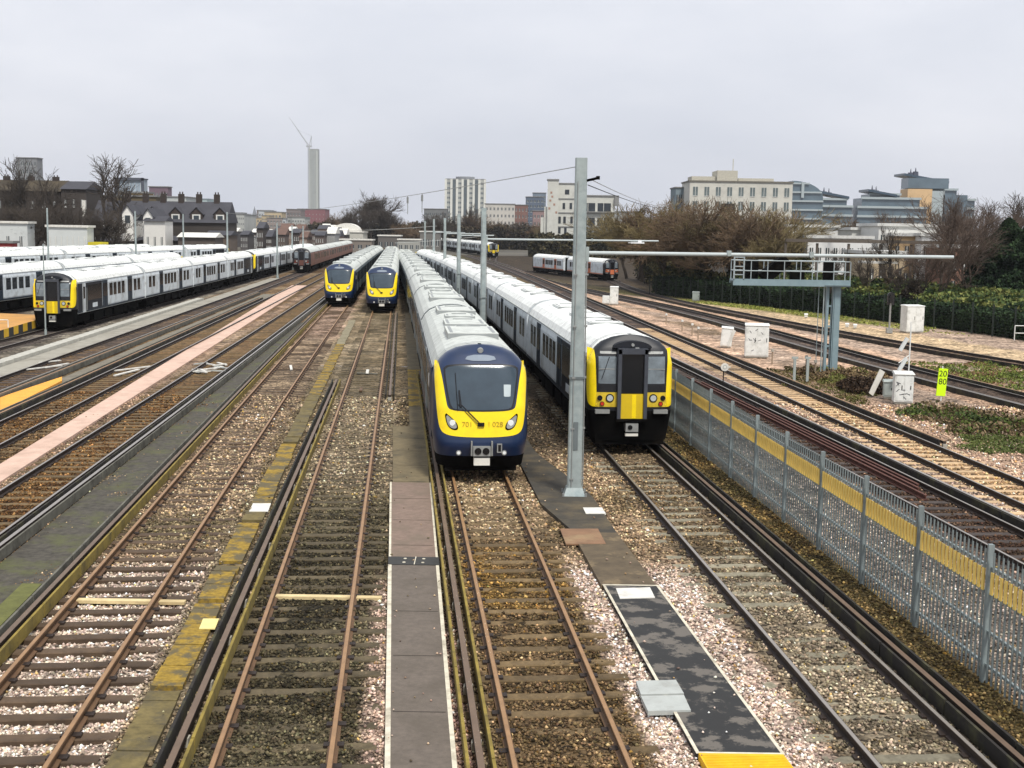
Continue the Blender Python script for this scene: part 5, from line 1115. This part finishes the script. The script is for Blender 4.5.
# ================================================================ BUILDINGS
wnd=M('far_window',lin((58,66,72)),.2,var=.3,scale=.4); wfr=M('white_frame',lin((206,206,200)),.6,var=.05)
def bldg(label,px0,px1,ptop,Y,dep,col,rows=0,cols=0,wz=(0,1),wfrac=.55,hfrac=.5,parapet=True,zb=-.3,name='building',cat='building',group=None,yaw=0.,wm=None,roofm=None,pitch=None,bands=None,var=.12,sidecols=0,rough=.9):
    xa,_,zt=At(px0,ptop,Y); xb,_,_=At(px1,ptop,Y); W=xb-xa; Hh=zt-zb
    r=empty(name,((xa+xb)/2,Y,zb),yaw,label,cat,group); wmm=M('wall_%d_%d_%d'%col,lin(col),rough,var=var,scale=.25,dirt=lin(tuple(int(c*.75) for c in col)),dscale=.12,damt=.45)
    mb=MB(); mb.box(-W/2,W/2,0,dep,0,Hh); mb.build('wall',wmm,r)
    if pitch:
        mb=MB(); ph=pitch; mb.v+=[(-W/2-.2,-.4,Hh),(W/2+.2,-.4,Hh),(W/2+.2,dep+.4,Hh),(-W/2-.2,dep+.4,Hh),(-W/2-.2,dep/2,Hh+ph),(W/2+.2,dep/2,Hh+ph)]; mb.f+=[(0,1,5,4),(2,3,4,5),(0,4,3),(1,2,5),(0,3,2,1)]; mb.m+=[0]*5; mb.build('roof',roofm or M('slate_roof',lin((58,58,64)),.8,var=.2,scale=.5),r)
    elif parapet:
        mb=MB(); mb.box(-W/2-.25,W/2+.25,-.25,dep+.25,Hh,Hh+.35); mb.build('roof',roofm or M('parapet_grey',lin((120,120,118)),.8,var=.1),r)
    if rows:
        z0=Hh*wz[0]; z1=Hh*wz[1]; rh=(z1-z0)/rows; cw=W/cols; f=None
        for i in range(rows):
            for j in range(cols):
                if i*cols+j>=98: break
                loc=(-W/2+cw*(j+.5),0,z0+rh*(i+.5))
                if f is None:
                    mb=MB(); a=cw*wfrac/2; b=rh*hfrac/2; mb.box(-a,a,-.06,.02,-b,b,0); mb.box(-a,a,-.10,-.06,-b-.12,-b,1); mb.box(-.05,.05,-.09,-.06,-b,b,1); f=mb.build('window',[wm or wnd,wfr],r,loc=loc)
                else: cpart(f,r,loc)
        if sidecols:
            cw2=dep/sidecols; f2=None; sd=-1 if (px0+px1)/2>512 else 1
            for i in range(rows):
                for j in range(sidecols):
                    loc=(sd*W/2,cw2*(j+.5),z0+rh*(i+.5))
                    if f2 is None: mb=MB(); mb.box(-.08,.08,-cw2*wfrac/2,cw2*wfrac/2,-rh*hfrac/2,rh*hfrac/2); f2=mb.build('window',wm or wnd,r,loc=loc)
                    else: cpart(f2,r,loc)
    if bands:
        for (za,zb_,m) in bands: mb=MB(); mb.box(-W/2-.15,W/2+.15,-.18,-.02,Hh*za,Hh*zb_); mb.build('balcony_band',m,r)
    return r,W,Hh
# ---- left side terraces
dk=M('dark_brick',lin((58,50,46)),.95,var=.3,scale=.4)
r,W,Hh=bldg('tall dark brick terrace at the far left behind the white shed',-40,60,190,238,9,(50,44,40),3,9,(.1,.95),.3,.35,pitch=2.2,roofm=M('mossy_tiles',lin((62,54,40)),.95,var=.4,scale=.5),wm=M('dim_window',lin((110,112,112)),.3,var=.4,scale=.3))
for i in range(4): mb=MB(); mb.box(-.6,.6,-.3,.3,0,1.1); [mb.tube((d,0,1.1),(d,0,1.4),.12,n=6) for d in (-.3,.3)]; o=mb.build('chimney',dk,r,loc=(-W/2+W*(i+.5)/4,4.5,Hh+1.8))
r,W,Hh=bldg('shorter dark brick house between the far left terrace and the white gabled houses',61,86,189,234,9,(60,54,50),3,3,(.1,.95),.28,.35,pitch=1.6,wm=MATS['dim_window'])
mb=MB(); mb.box(-.3,.3,-.3,.3,0,4); mb.build('chimney',pale,r,loc=(W/2-.3,-.3,Hh-6))
r,W,Hh=bldg('low brown block behind the white gabled houses',92,156,196,262,6,(96,86,66),2,8,(.3,.95),.4,.4)
bldg('ochre fronted block behind the white gabled houses',120,148,193,270,4,(160,136,92),2,5,(.3,.95),.4,.4)
def gable(label,px0,px1,peave,ppeak,Y,col,dep=9,group='white gabled houses at the left'):
    xa,_,ze=At(px0,peave,Y); xb,_,_=At(px1,peave,Y); zp=At(px0,ppeak,Y)[2]; W=xb-xa; r=empty('gabled_house',((xa+xb)/2,Y,-.3),0,label,'house',group)
    mb=MB(); pr=[(-W/2,0),(W/2,0),(W/2,ze+.3),(0,zp+.3),(-W/2,ze+.3)]; mb.extr(pr,0,dep); mb.build('wall',M('wall_g%d'%col[0],lin(col),.85,var=.1,scale=.5),r)
    mb=MB(); sl=M('slate_roof',lin((58,58,64)),.8,var=.2,scale=.5)
    for s in (-1,1):
        a=(s*(W/2+.3),-.25,ze+.3-.25); b=(0,-.25,zp+.3+.12); mb.face([a,b,(0,dep+.25,b[2]),(a[0],dep+.25,a[2])]); mb.face([(a[0],a[1],a[2]-.2),(b[0],b[1],b[2]-.2),b,a]); 
    mb.build('roof',sl,r)
    mb=MB(); zz=(ze+.3)*.80; mb.box(-.55,.55,-.07,0.01,zz,zz+1.5,1); mb.box(-.45,.45,-.1,-.07,zz+.1,zz+1.4,0); mb.build('window',[wnd,wfr],r)
    mb=MB(); mb.box(-.7,.1,-.07,0.01,1.0,2.6,0); mb.build('window',[wnd],r); return r
# slate row with dormers
r,W,Hh=bldg('row of slate roofed brick houses with white dormers at the left',92,226,221,232,9,(62,56,52),1,22,(.1,.8),.35,.5,pitch=3.9,name='terraced_houses',cat='houses',wm=MATS['dim_window'])
for px in (172,193,217,148.5,127):
    x=At(px,215,230)[0]-r.location.x; u=MB(); pr=[(-1.15,0),(1.15,0),(1.15,1.6),(0,2.7),(-1.15,1.6)]; u.extr(pr,0,3.5,0); u.extr([(-1.35,1.5),(0,2.85),(1.35,1.5),(1.35,1.65),(0,3.0),(-1.35,1.65)],-.15,3.5,1); u.box(-.75,.75,-.05,-.01,.25,1.6,2); u.box(-.5,.5,-.08,-.05,.45,1.4,3); u.build('dormer',[dk if px>160 else pale,MATS['slate_roof'],wfr,wnd],r,loc=(x,.4,Hh-.1))
for q in range(7): mb=MB(); mb.box(-.5,.5,-.4,.4,0,2.2); [mb.tube((d,0,2.2),(d,0,2.6),.14,n=6) for d in (-.25,.25)]; mb.build('chimney',dk,r,loc=(-W/2+W*(q+.6)/7.4,4.5,Hh+3.1))
gable('left narrow white gable with a small window above the trains',122,133,213,205,222,(222,220,214)); gable('right narrow white gable beside the slate roofed row',143,153,216,208.5,219,(220,218,212)); bldg('low white house with a dark roof at the foot of the right narrow gable',144,165,221,218,5,(216,214,208),1,3,(.3,.8),.25,.4,pitch=.9,name='white_house',cat='house')
r,W,Hh=bldg('low white house with a dark roof at the foot of the left narrow gable',103,136,220,224,6,(206,204,198),1,6,(.3,.8),.2,.4,pitch=1.)
for px0,px1,pt,pb,lab in ((-12,27,223,250,'white two-window site cabin at the left picture edge'),(47,87,227,246,'long white panelled container left of the slim pole')):
    r,W,Hh=bldg(lab,px0,px1,pt,193,3,(196,200,198),1,3 if px0<0 else 7,(.4,.8),.2 if px0<0 else .07,.6 if px0<0 else .95,parapet=True,name='site_cabin',cat='cabin',roofm=pale)
bldg('flat red and blue panel stack at the left edge below the cabin',-8,12,243,188,2,(150,50,50),name='panel_stack',cat='panels')
bldg('bright yellow skip standing behind the left trains',88,102,242.,192,3,(190,176,30),name='skip',cat='skip',parapet=False)
# canopy sheds behind left trains
for i,(px0,px1,pt,Y,c) in enumerate(((140,180,240,223,(58,52,48)),(178,215,237,218,(84,76,70)),(206,230,235,226,(96,84,74)),(100,136,241,222,(44,42,40)))):
    bldg(('dark low shed under the slate roofed houses','low brownish shed right of the dormered row','low brown brick shed near the wire pole','very dark low shed in front of the white gabled houses')[i],px0,px1,pt,Y,6,c,1,5,(.2,.8),.5,.5,pitch=.8,name='low_shed',cat='shed',roofm=pale if i in (1,) else None)
random.seed(12)
for i in range(44):
    px=random.uniform(222,345); pt=random.uniform(228,238); w_=random.uniform(5,12); Y=random.uniform(352,450); c=random.choice(((96,84,78),(120,110,104),(84,80,80),(140,120,108),(150,150,148),(66,58,54)))
    bldg('small low house of the distant built-up area beyond the left trains',px-w_/2,px+w_/2,pt,Y,9,c,2,4,(.1,.9),.4,.45,pitch=random.choice((1.2,1.9)),name='distant_house',cat='house',group='distant low houses beyond the left trains',roofm=random.choice((MATS['slate_roof'],M('brown_tiles',lin((96,74,64)),.9,var=.2,scale=.5),pale)))
# upper-left distant blocks
bldg('grey slab tower block at the upper left behind the dark terrace',16,37,158,520,6,(122,124,126),9,5,(.1,.98),.45,.5)
r,W,Hh=bldg('glassy block with a dark frame above the white gabled houses',116,143,179,420,5,(150,160,168),3,5,(.45,.97),.75,.8,roofm=M('frame_dark',lin((72,76,86)),.7),wm=M('pale_glass',lin((146,160,172)),.2,var=.2,scale=.1))
mb=MB(); mb.box(-W/2-.3,-W/2+.5,-.6,0,0,Hh+.5); mb.box(W/2-.5,W/2+.3,-.6,0,0,Hh+.5); mb.box(-W/2-.3,W/2+.3,-.6,0,Hh-.4,Hh+.5); mb.build('frame',MATS['frame_dark'],r)
bldg('plum coloured block right of the glassy framed block',149,168,187,460,5,(112,94,104),5,6,(.2,.95),.5,.3)
bldg('pale block below the plum coloured one',160,186,197,440,14,(176,180,178),4,8,(.2,.95),.5,.5)
bldg('pale green glass block with a stepped right side',190,207,199,520,14,(168,184,184),4,6,(.3,.95),.8,.5,roofm=M('pale_roof',lin((150,160,168)),.7)); bldg('lower step of the pale green glass block',207,219,204,522,14,(176,190,190),4,4,(.3,.95),.8,.5)
for i in range(22):
    px=random.uniform(205,300); pt=random.uniform(209,220); w_=random.uniform(7,18); Y=random.uniform(600,900); c=random.choice(((168,170,166),(150,152,150),(176,160,130),(140,130,124),(180,184,186),(120,110,108)))
    bldg('pale low block of the far skyline left of the red block',px-w_/2,px+w_/2,pt,Y,15,c,3,5,(.3,.95),.5,.4,name='skyline_block',cat='building',group='pale far blocks left of the red block')
# church spire
x,_,z=At(254.5,206,900); mb=MB(); mb.box(-2,2,-2,2,0,z*.55); k=len(mb.v); mb.v+=[(-2,-2,z*.55),(2,-2,z*.55),(2,2,z*.55),(-2,2,z*.55),(0,0,z)]; mb.f+=[(k,k+1,k+4),(k+1,k+2,k+4),(k+2,k+3,k+4),(k+3,k,k+4)]; mb.m+=[0]*4; tag(mb.build('church_spire',M('spire_grey',lin((120,124,130)),.9,var=.1),loc=(x,900,0)),'thin grey church spire on the skyline','spire')
# skyscraper and crane
r,W,Hh=bldg('single very tall pale slab tower beside the crane',308.5,317.8,149,2400,20,(150,154,150),30,3,(.02,.98),.28,.55,name='skyscraper',cat='skyscraper',var=.05,wm=M('tower_band',lin((124,134,136)),.5,var=.1,scale=.02))
mb=MB(); mb.box(-W/2+.6,-W/2+3,-.8,0,0,Hh+3); mb.box(W/2-3,W/2-.6,-.8,0,0,Hh-3); mb.build('edge_fin',M('fin_pale',lin((176,180,172)),.8,var=.05),r)
Yc=2380; cs=Yc/F; x0,_,z0=At(308.5,146,Yc); r=empty('tower_crane',(x0,Yc,0),0,'white luffing tower crane with a raised jib beside the tall slab tower','crane'); cm=M('crane_pale',lin((160,162,164)),.6,var=.05)
mb=MB()
for a,b in ((-1,-1),(1,-1),(1,1),(-1,1)): mb.tube((a,b,0),(a,b,z0),.35,n=5)
for i in range(40): z=i*z0/40; s=1 if i%2 else -1; mb.tube((-s,-1,z),(s,-1,z+z0/40),.25,n=4)
mb.build('mast',cm,r)
jx,_,jz=At(289,117,Yc); mb=MB(); a=Vector((0,0,z0+1)); b=Vector((jx-x0,0,jz))
for d in (-.9,.9): mb.tube(a+Vector((d,0,0)),b,.5,.3,n=5)
mb.tube(a+Vector((0,1.2,1.5)),b,.4,.3,n=5)
for i in range(24): t=i/24; p=a.lerp(b,t); q=a.lerp(b,t+1/24); s=.9*(1-t)*(1 if i%2 else -1); mb.tube(p+Vector((s,0,0)),q-Vector((s,0,0)),.2,n=4)
mb.build('jib',cm,r)
mb=MB(); mb.box(-4,6,-2,2,z0-2,z0+1); hx,_,hz=At(311.5,136,Yc); mb.tube((1.5,0,z0),(hx-x0,0,hz),.7,n=5); mb.tube((hx-x0,0,hz),(5,0,z0),.5,n=5); mb.tube((hx-x0,0,hz),tuple(a.lerp(b,.55)),.2,n=4); mb.build('cab',cm,r)
bldg('long dull red block under the skyscraper',297.5,325,209,820,20,(126,84,88),2,8,(.6,.9),.2,.2,var=.05)
# pale hall with dome in the middle
r,W,Hh=bldg('low pale hall with a domed roof behind the middle trains',324,363,232,400,12,(186,184,174),1,9,(.3,.8),.3,.5,roofm=pale)
u=MB(); pr=[(4.2*math.cos(a),2.6*math.sin(a)) for a in np.linspace(0,math.pi,12)]; u.extr(pr,2,9); u.build('dome',pale,r,loc=(W*.05,0,Hh+.3))
# ---- centre right
r,W,Hh=bldg('pale concrete tower block with vertical ribs behind the masts',446,485,179,800,22,(176,178,174),12,7,(.03,.97),.5,.45,name='tower_block',cat='tower block',wm=M('tb_win',lin((96,106,112)),.4,var=.3,scale=.1),sidecols=0)
for j in range(8): xx=-W/2+W*j/7; mb=MB(); mb.box(xx-.7,xx+.7,-1.2,0,0,Hh); mb.build('rib',M('rib_pale',lin((206,206,198)),.8,var=.08,scale=.1),r)
mb=MB(); mb.tube((0,8,Hh),(0,8,Hh+1.5),6,n=20); mb.build('roof_plant',M('plant_grey',lin((130,134,138)),.8),r,loc=(-.5,0,.3))
for j in (1,3,5): mb=MB(); xx=-W/2+W*(j+.5)/7; mb.box(xx-1.3,xx+1.3,-.4,-.1,2,Hh-.5); mb.build('dark_bay',M('bay_dark',lin((84,94,100)),.6,var=.2,scale=.15),r)
bldg('cream and grey flats right of the ribbed tower block',485,515,204,620,14,(188,184,176),5,8,(.1,.97),.4,.4)
bldg('red brick flats between the cream flats and the dark stepped tower',508,528,205,640,14,(122,92,84),5,6,(.1,.97),.4,.4)
bldg('dark grey-blue stepped tower behind the red brick flats',526,544,197,720,16,(84,96,112),6,5,(.3,.97),.6,.4); bldg('raised centre of the dark stepped tower',533,546,193,725,12,(110,122,134),6,4,(.4,.97),.6,.4)
bldg('pinkish block beside the white curved-tower building',533,548,211,600,12,(138,116,114),4,4,(.1,.95),.5,.4)
bldg('low grey flats between the dark trees and the ribbed tower block',424,447,209,700,12,(110,112,112),4,6,(.1,.95),.5,.4)
# white deco building with curved stair tower
Yd=356; r,W,Hh=bldg('white modernist building with a tall windowless stair tower, behind the nearest mast',578,615,196,Yd,5,(196,196,188),0,0,roofm=M('deco_roof',lin((128,128,126)),.8),name='modernist_building',cat='building',yaw=-.04)
dw=M('deco_window',lin((44,50,56)),.3,var=.3,scale=.6); wm_=MATS['wall_196_196_188']
for i in range(3):
    for j in range(2):
        a=-W/2+1.2+j*(W-1.6)/2; mb=MB(); z=Hh-2.6-i*4.1; mb.box(a,a+(W-1.6)/2-.7,-.10,.02,z-1.6,z+.7); mb.box(a+1.6,a+1.75,-.14,-.1,z-1.6,z+.7,1); mb.build('window',[dw,wm_],r)
    mb=MB(); z=Hh-2.6-i*4.1; mb.box(-W/2-.2,W/2+.9,-.9,0,z-1.95,z-1.7); mb.build('sill_ledge',MATS['deco_roof'],r)
mb=MB(); mb.box(W/2-.1,W/2+1.1,-.9,3,Hh-2.6,Hh+.3); mb.box(W/2+.6,W/2+.9,-.8,-.5,0,Hh-2); mb.build('corner_canopy',MATS['deco_roof'],r)
def xr(px): return At(px,200,Yd)[0]-r.location.x
zt=At(552,180.5,Yd)[2]; zm=At(568,184,Yd)[2]
mb=MB(); mb.box(xr(547.5),xr(558.5),-1.4,4,0,zt+.3,0); mb.box(xr(547.5)-.25,xr(558.5)+.1,-1.6,4.2,zt+.3,zt+.7,1)
mb.box(xr(541.),xr(547.5),0,4,0,zt-10.); mb.box(xr(544.5),xr(547.5),-.4,4,0,zt-7.)
for q in range(6): a=xr(551)+.3*q*(1 if q%2 else -.4); z=zt-3.-1.1*q; mb.box(a-.2,a+.35,-1.43,-1.38,z-.4,z+.2,3)
mb.build('stair_tower',[wm_,MATS['deco_roof'],dw,M('rusty_letters',lin((160,128,112)),.8)],r)
mb=MB(); mb.box(xr(558.5),xr(578),-.6,5,0,zm+.3,0); mb.box(xr(558.5),xr(578)+.2,-.8,5,zm+.3,zm+.6,1); mb.build('centre_block',[wm_,MATS['deco_roof']],r)
for px,py,w_,h_ in ((567,192,1.2,1.3),(564,206,.7,1.7),(571,206,.7,1.7),(560,220,.7,1.9),(565,220,.7,1.9),(572,220,.7,1.9),(560,230,.7,1.9),(566,230,.7,1.9)):
    z=At(px,py,Yd)[2]; mb=MB(); mb.box(xr(px)-w_/2,xr(px)+w_/2,-.68,-.58,z+.3-h_/2,z+.3+h_/2); mb.build('window',dw,r)
for py in (199,213,227): z=At(568,py,Yd)[2]; mb=MB(); mb.box(xr(558.5),xr(578),-.75,-.6,z+.2,z+.5); mb.build('string_course',MATS['deco_roof'],r)
bldg('low dim sheds right of the white modernist building',614,642,212,420,6,(140,142,140),1,4,(.5,.9),.5,.5)
# big beige block on the right
Yb=340; r,W,Hh=bldg('long cream office block with a dark cornice above the thicket',690,793,181.5,Yb,16,(196,194,184),3,9,(.42,.97),.42,.62,name='office_block',cat='building',roofm=M('cornice_dark',lin((110,106,96)),.8),wm=M('cream_window',lin((96,106,106)),.25,var=.4,scale=.2))
mb=MB(); mb.box(-W/2+1,-W/2+13,4,12,Hh,Hh+1.6); mb.box(-W*.22,-W*.02,3,12,Hh,Hh+3.2); mb.tube((-W*.05,6,Hh+3),(-W*.05,6,Hh+6.5),.12,n=5); mb.box(0,W*.35,5,12,Hh,Hh+1.3); mb.build('roof_plant',M('plant_beige',lin((176,172,158)),.8),r)
mb=MB()
for q in range(2): mb.box(-W*.19,-W*.06,-.5,0.1,Hh*.62+q*(-3.7),Hh*.62+q*(-3.7)+2.2)
mb.build('loggia',blk,r); mb=MB(); mb.box(-W*.20,-W*.05,-1.6,0,Hh*.60-.25,Hh*.60); mb.build('balcony',pale,r)
bldg('grey glass wing at the left end of the long cream office block',676,690,188,352,12,(120,134,140),4,3,(.1,.95),.7,.6)
# glass blocks
gl=M('blue_glass',lin((86,102,112)),.2,var=.25,scale=.08,spec=.8); gld=M('blue_glass_dark',lin((58,74,88)),.25,var=.25,scale=.1); lt=M('pale_spandrel',lin((160,170,172)),.6,var=.06)
Yg=480; x0,_,z0=At(812,183,Yg)
def stepped(label,segs,Y,col,hat=None,dep=13):
    """stepped glass block: (px0,px1,ptop) tiers, front one first"""
    xc=At((segs[0][0]+segs[0][1])/2,200,Y)[0]; r=empty('glass_block',(xc,Y,-.3),0,label,'building')
    for i,(a,b,t) in enumerate(segs):
        xa,_,zt=At(a,t,Y+i*2); xb=At(b,t,Y+i*2)[0]; mb=MB(); mb.box(xa-xc,xb-xc,i*2.,dep+i*2,0,zt+.3,0); mb.build('tier',col if not isinstance(col,list) else col[i],r)
        z=zt; n=0
        while z>6 and n<6: mb=MB(); mb.box(xa-xc-.4,xb-xc+.4,i*2-.7,i*2,z-.1,z+.75); mb.build('spandrel',lt,r); z-=3.6; n+=1
    if hat:
        a,b,ta,tb,cs=hat; xa,_,za=At(a,ta,Y); xb,_,zb=At(b,tb,Y); mb=MB(); mb.v+=[(xa-xc,1,za),(xb-xc,1,zb),(xb-xc,15,zb),(xa-xc,15,za),(xa-xc,1,za+.9),(xb-xc,1,zb+.9),(xb-xc,15,zb+.9),(xa-xc,15,za+.9)]; mb.f+=[(0,3,2,1),(4,5,6,7),(0,1,5,4),(1,2,6,5),(2,3,7,6),(3,0,4,7)]; mb.m+=[0]*6; mb.build('roof_plate',gld,r)
        for c,t in cs:
            x,_,z=At(c,t,Y); zr=za+(zb-za)*(c-a)/(b-a); mb=MB(); mb.tube((x-xc,8,zr),(x-xc,8,z-.8),1.5,1.1,n=8); mb.tube((x-xc,8,z-.8),(x-xc,8,z+.8),.3,.1,n=6); mb.build('chimney',M('chimney_dark',lin((62,66,80)),.7),r)
    return r
xa,_,_=At(792,200,Yg); xb=At(823,200,Yg)[0]; zt=At(800,180,Yg)[2]; 
r=empty('arched_glass_block',(xa,Yg,-.3),0,'glass block with a quarter round roof beside the long cream office block','building')
W=xb-xa; zz=At(800,197,Yg)[2]; mb=MB(); pr=[(0,0),(W,0),(W,zz)]+[(W*math.cos(t),zz+(zt-zz)*math.sin(t)) for t in np.linspace(.15,math.pi/2,12)]+[(0,zt)]; mb.extr(pr,0,12); mb.build('wall',gl,r)
for i in range(5): mb=MB(); z=zt-1-i*3.3; ww=W if z<zz else W*math.sqrt(max(0,1-((z-zz)/(zt-zz))**2)); mb.box(0,ww,-.6,0,z-.3,z+.3); mb.build('spandrel',lt,r)
mb=MB(); mb.box(W*.32-.5,W*.32+.5,-.9,0,zz,zt-.5); mb.build('fin',lt,r)
stepped('stepped glass block with dark twin chimneys between the arched and the larger stepped blocks',[(818,852,206),(822,847,199)],500,gl,hat=(820,850,192,198,((829,188),(834,189))))
stepped('wide stepped glass block with dark twin chimneys left of the orange panelled tower',[(858,927,207),(862,920,198),(870,900,194)],500,gl,hat=(869,898,190.5,196,((878,186),(882,187))))
orp=M('orange_panels',lin((196,164,122)),.7,var=.15,scale=.15)
r=stepped('tallest glass tower with an orange panelled corner and sloping roof',[(920,975,199),(914,957,189)],520,gl,hat=(905,950,174.5,182.5,((917,169),(922,168))))
xc=r.location.x; 
for (a,b,t,bt,m) in ((908,931,188,215,orp),(909,949,177,188,gl),(931,944,190,215,lt),(944,967,194,215,gl)):
    x1,_,z1=At(a,t,516); x2,_,z2=At(b,bt,516); mb=MB(); mb.box(x1-xc,x2-xc,-4 if m is orp else -3.5,6,z2-8 if m is not gl or t>180 else z2,z1); mb.build('corner_panel',m,r)
# white terrace houses on the right
def terr(label,px0,px1,pt,Y,col,rows,cols,dep=9,group='white flat roofed houses at the right',**k): return bldg(label,px0,px1,pt,Y,dep,col,rows,cols,(.05,.95),.42,.5,name='terrace_house',cat='house',group=group,roofm=M('terr_roof',lin((196,196,192)),.8),**k)
terr('white flat roofed house at the left of the white row',789,838,227,158,(206,206,202),3,6)
terr('low white house in front of the left white one',808,872,238,146,(222,222,220),2,8)
terr('white flat roofed house in the middle of the white row',852,880,230,160,(196,196,190),3,4)
terr('largest white flat roofed house, right of the middle',879,948,226,152,(208,208,204),3,8)
terr('ochre infill house between two white houses',893,922,236,150.5,(168,142,106),2,3)
terr('white house partly hidden by the dark trunked tree',922,965,236,148,(214,214,212),2,5)
terr('brick house behind the russet trees at the right',950,1040,248,140,(140,104,88),2,9)
terr('pale brick house under the low pale porch',868,905,254,128,(176,158,130),1,4)
bldg('low dim brick row behind the thicket seen between the trees',720,790,240,150,8,(190,188,182),2,9,(.1,.9),.4,.5,group=None,name='terrace_house',cat='house')
mb=MB(); a=At(862,263,121); b=At(893,259,121); mb.box(0,b[0]-a[0],-1.5,1.5,0,.18); tag(mb.build('porch_roof',pale,loc=(a[0],121,a[2])),'low pale flat porch roof right of the gantry','porch roof')
mb=MB()
# brown footbridge-like beam across the white houses
a=At(786,239.5,135); b=At(975,238,135); mb.box(0,b[0]-a[0],-.3,.3,-.25,.1)
for q in np.linspace(0,b[0]-a[0],7): mb.box(q-.12,q+.12,-.12,.12,-a[2],-.35)
tag(mb.build('brown_beam',M('beam_brown',lin((84,76,68)),.9,var=.2),loc=(a[0],135,a[2])),'long brown beam on posts crossing in front of the white houses','beam')
# ---- hills
mb=MB(); n=60; X0=-3500
for q,(Yh,hh,c) in enumerate(((3600,13,0),)):
    xs=np.linspace(-3200,3200,n); zs=[hh+12*float(fbm(x,0,900,3)) for x in xs]; k=len(mb.v)
    for x,z in zip(xs,zs): mb.v+=[(x,Yh,-1),(x,Yh+500,z),(x,Yh+2000,-1)]
    for i in range(n-1):
        for j in (0,1): mb.f.append((k+i*3+j,k+i*3+3+j,k+i*3+4+j,k+i*3+1+j)); mb.m.append(0)
struct(mb.build('hills',M('hill_pale',lin((140,146,140)),.95,var=.15,scale=.01)))
for i in range(14):
    px=random.uniform(370,450); w_=random.uniform(8,16); bldg('far pale low block on the horizon above the middle tracks',px-w_/2,px+w_/2,random.uniform(225,229),random.uniform(900,1300),20,random.choice(((150,152,150),(168,168,160),(120,124,120))),2,5,(.4,.95),.5,.4,name='skyline_block',group='far pale blocks on the horizon')
# middle distance clutter: tops of sidings, low sheds
for i,(px0,px1,pt,Y,c,lab) in enumerate(((398,420,240,350,(150,150,144),'low pale shed between the middle trains and the masts'),(378,400,236,362,(96,92,88),'low dark shed far down the middle tracks'),(340,372,240,352,(120,112,104),'low brown shed left of the two middle trains'),(420,440,232,368,(110,108,104),'grey shed far away left of the masts'))): bldg(lab,px0,px1,pt,Y,6,c,1,4,(.2,.8),.5,.5,name='low_shed',cat='shed',roofm=pale)
for o in [o for o in bpy.data.objects if o.name.split('.')[0]=='bare_tree' and not o.get('label')]: bpy.data.objects.remove(o)

# ================================================================ AIR
hz=MB(); hz.box(-4100,4100,-320,5750,-4,300); ho=hz.build('haze',[]) if False else None
me=bpy.data.meshes.new('haze'); me.from_pydata(hz.v,[],hz.f); me.update(); ho=bpy.data.objects.new('haze',me); COL.objects.link(ho); ho['kind']='stuff'; ho['label']='thin pale haze in the air over the yard'
hm=bpy.data.materials.new('haze'); hm.use_nodes=True; t=hm.node_tree; t.nodes.clear(); o_=t.nodes.new('ShaderNodeOutputMaterial'); v_=t.nodes.new('ShaderNodeVolumePrincipled'); v_.inputs['Color'].default_value=(.93,.95,1,1); v_.inputs['Density'].default_value=.00011; v_.inputs['Anisotropy'].default_value=.2; t.links.new(v_.outputs[0],o_.inputs['Volume']); me.materials.append(hm)
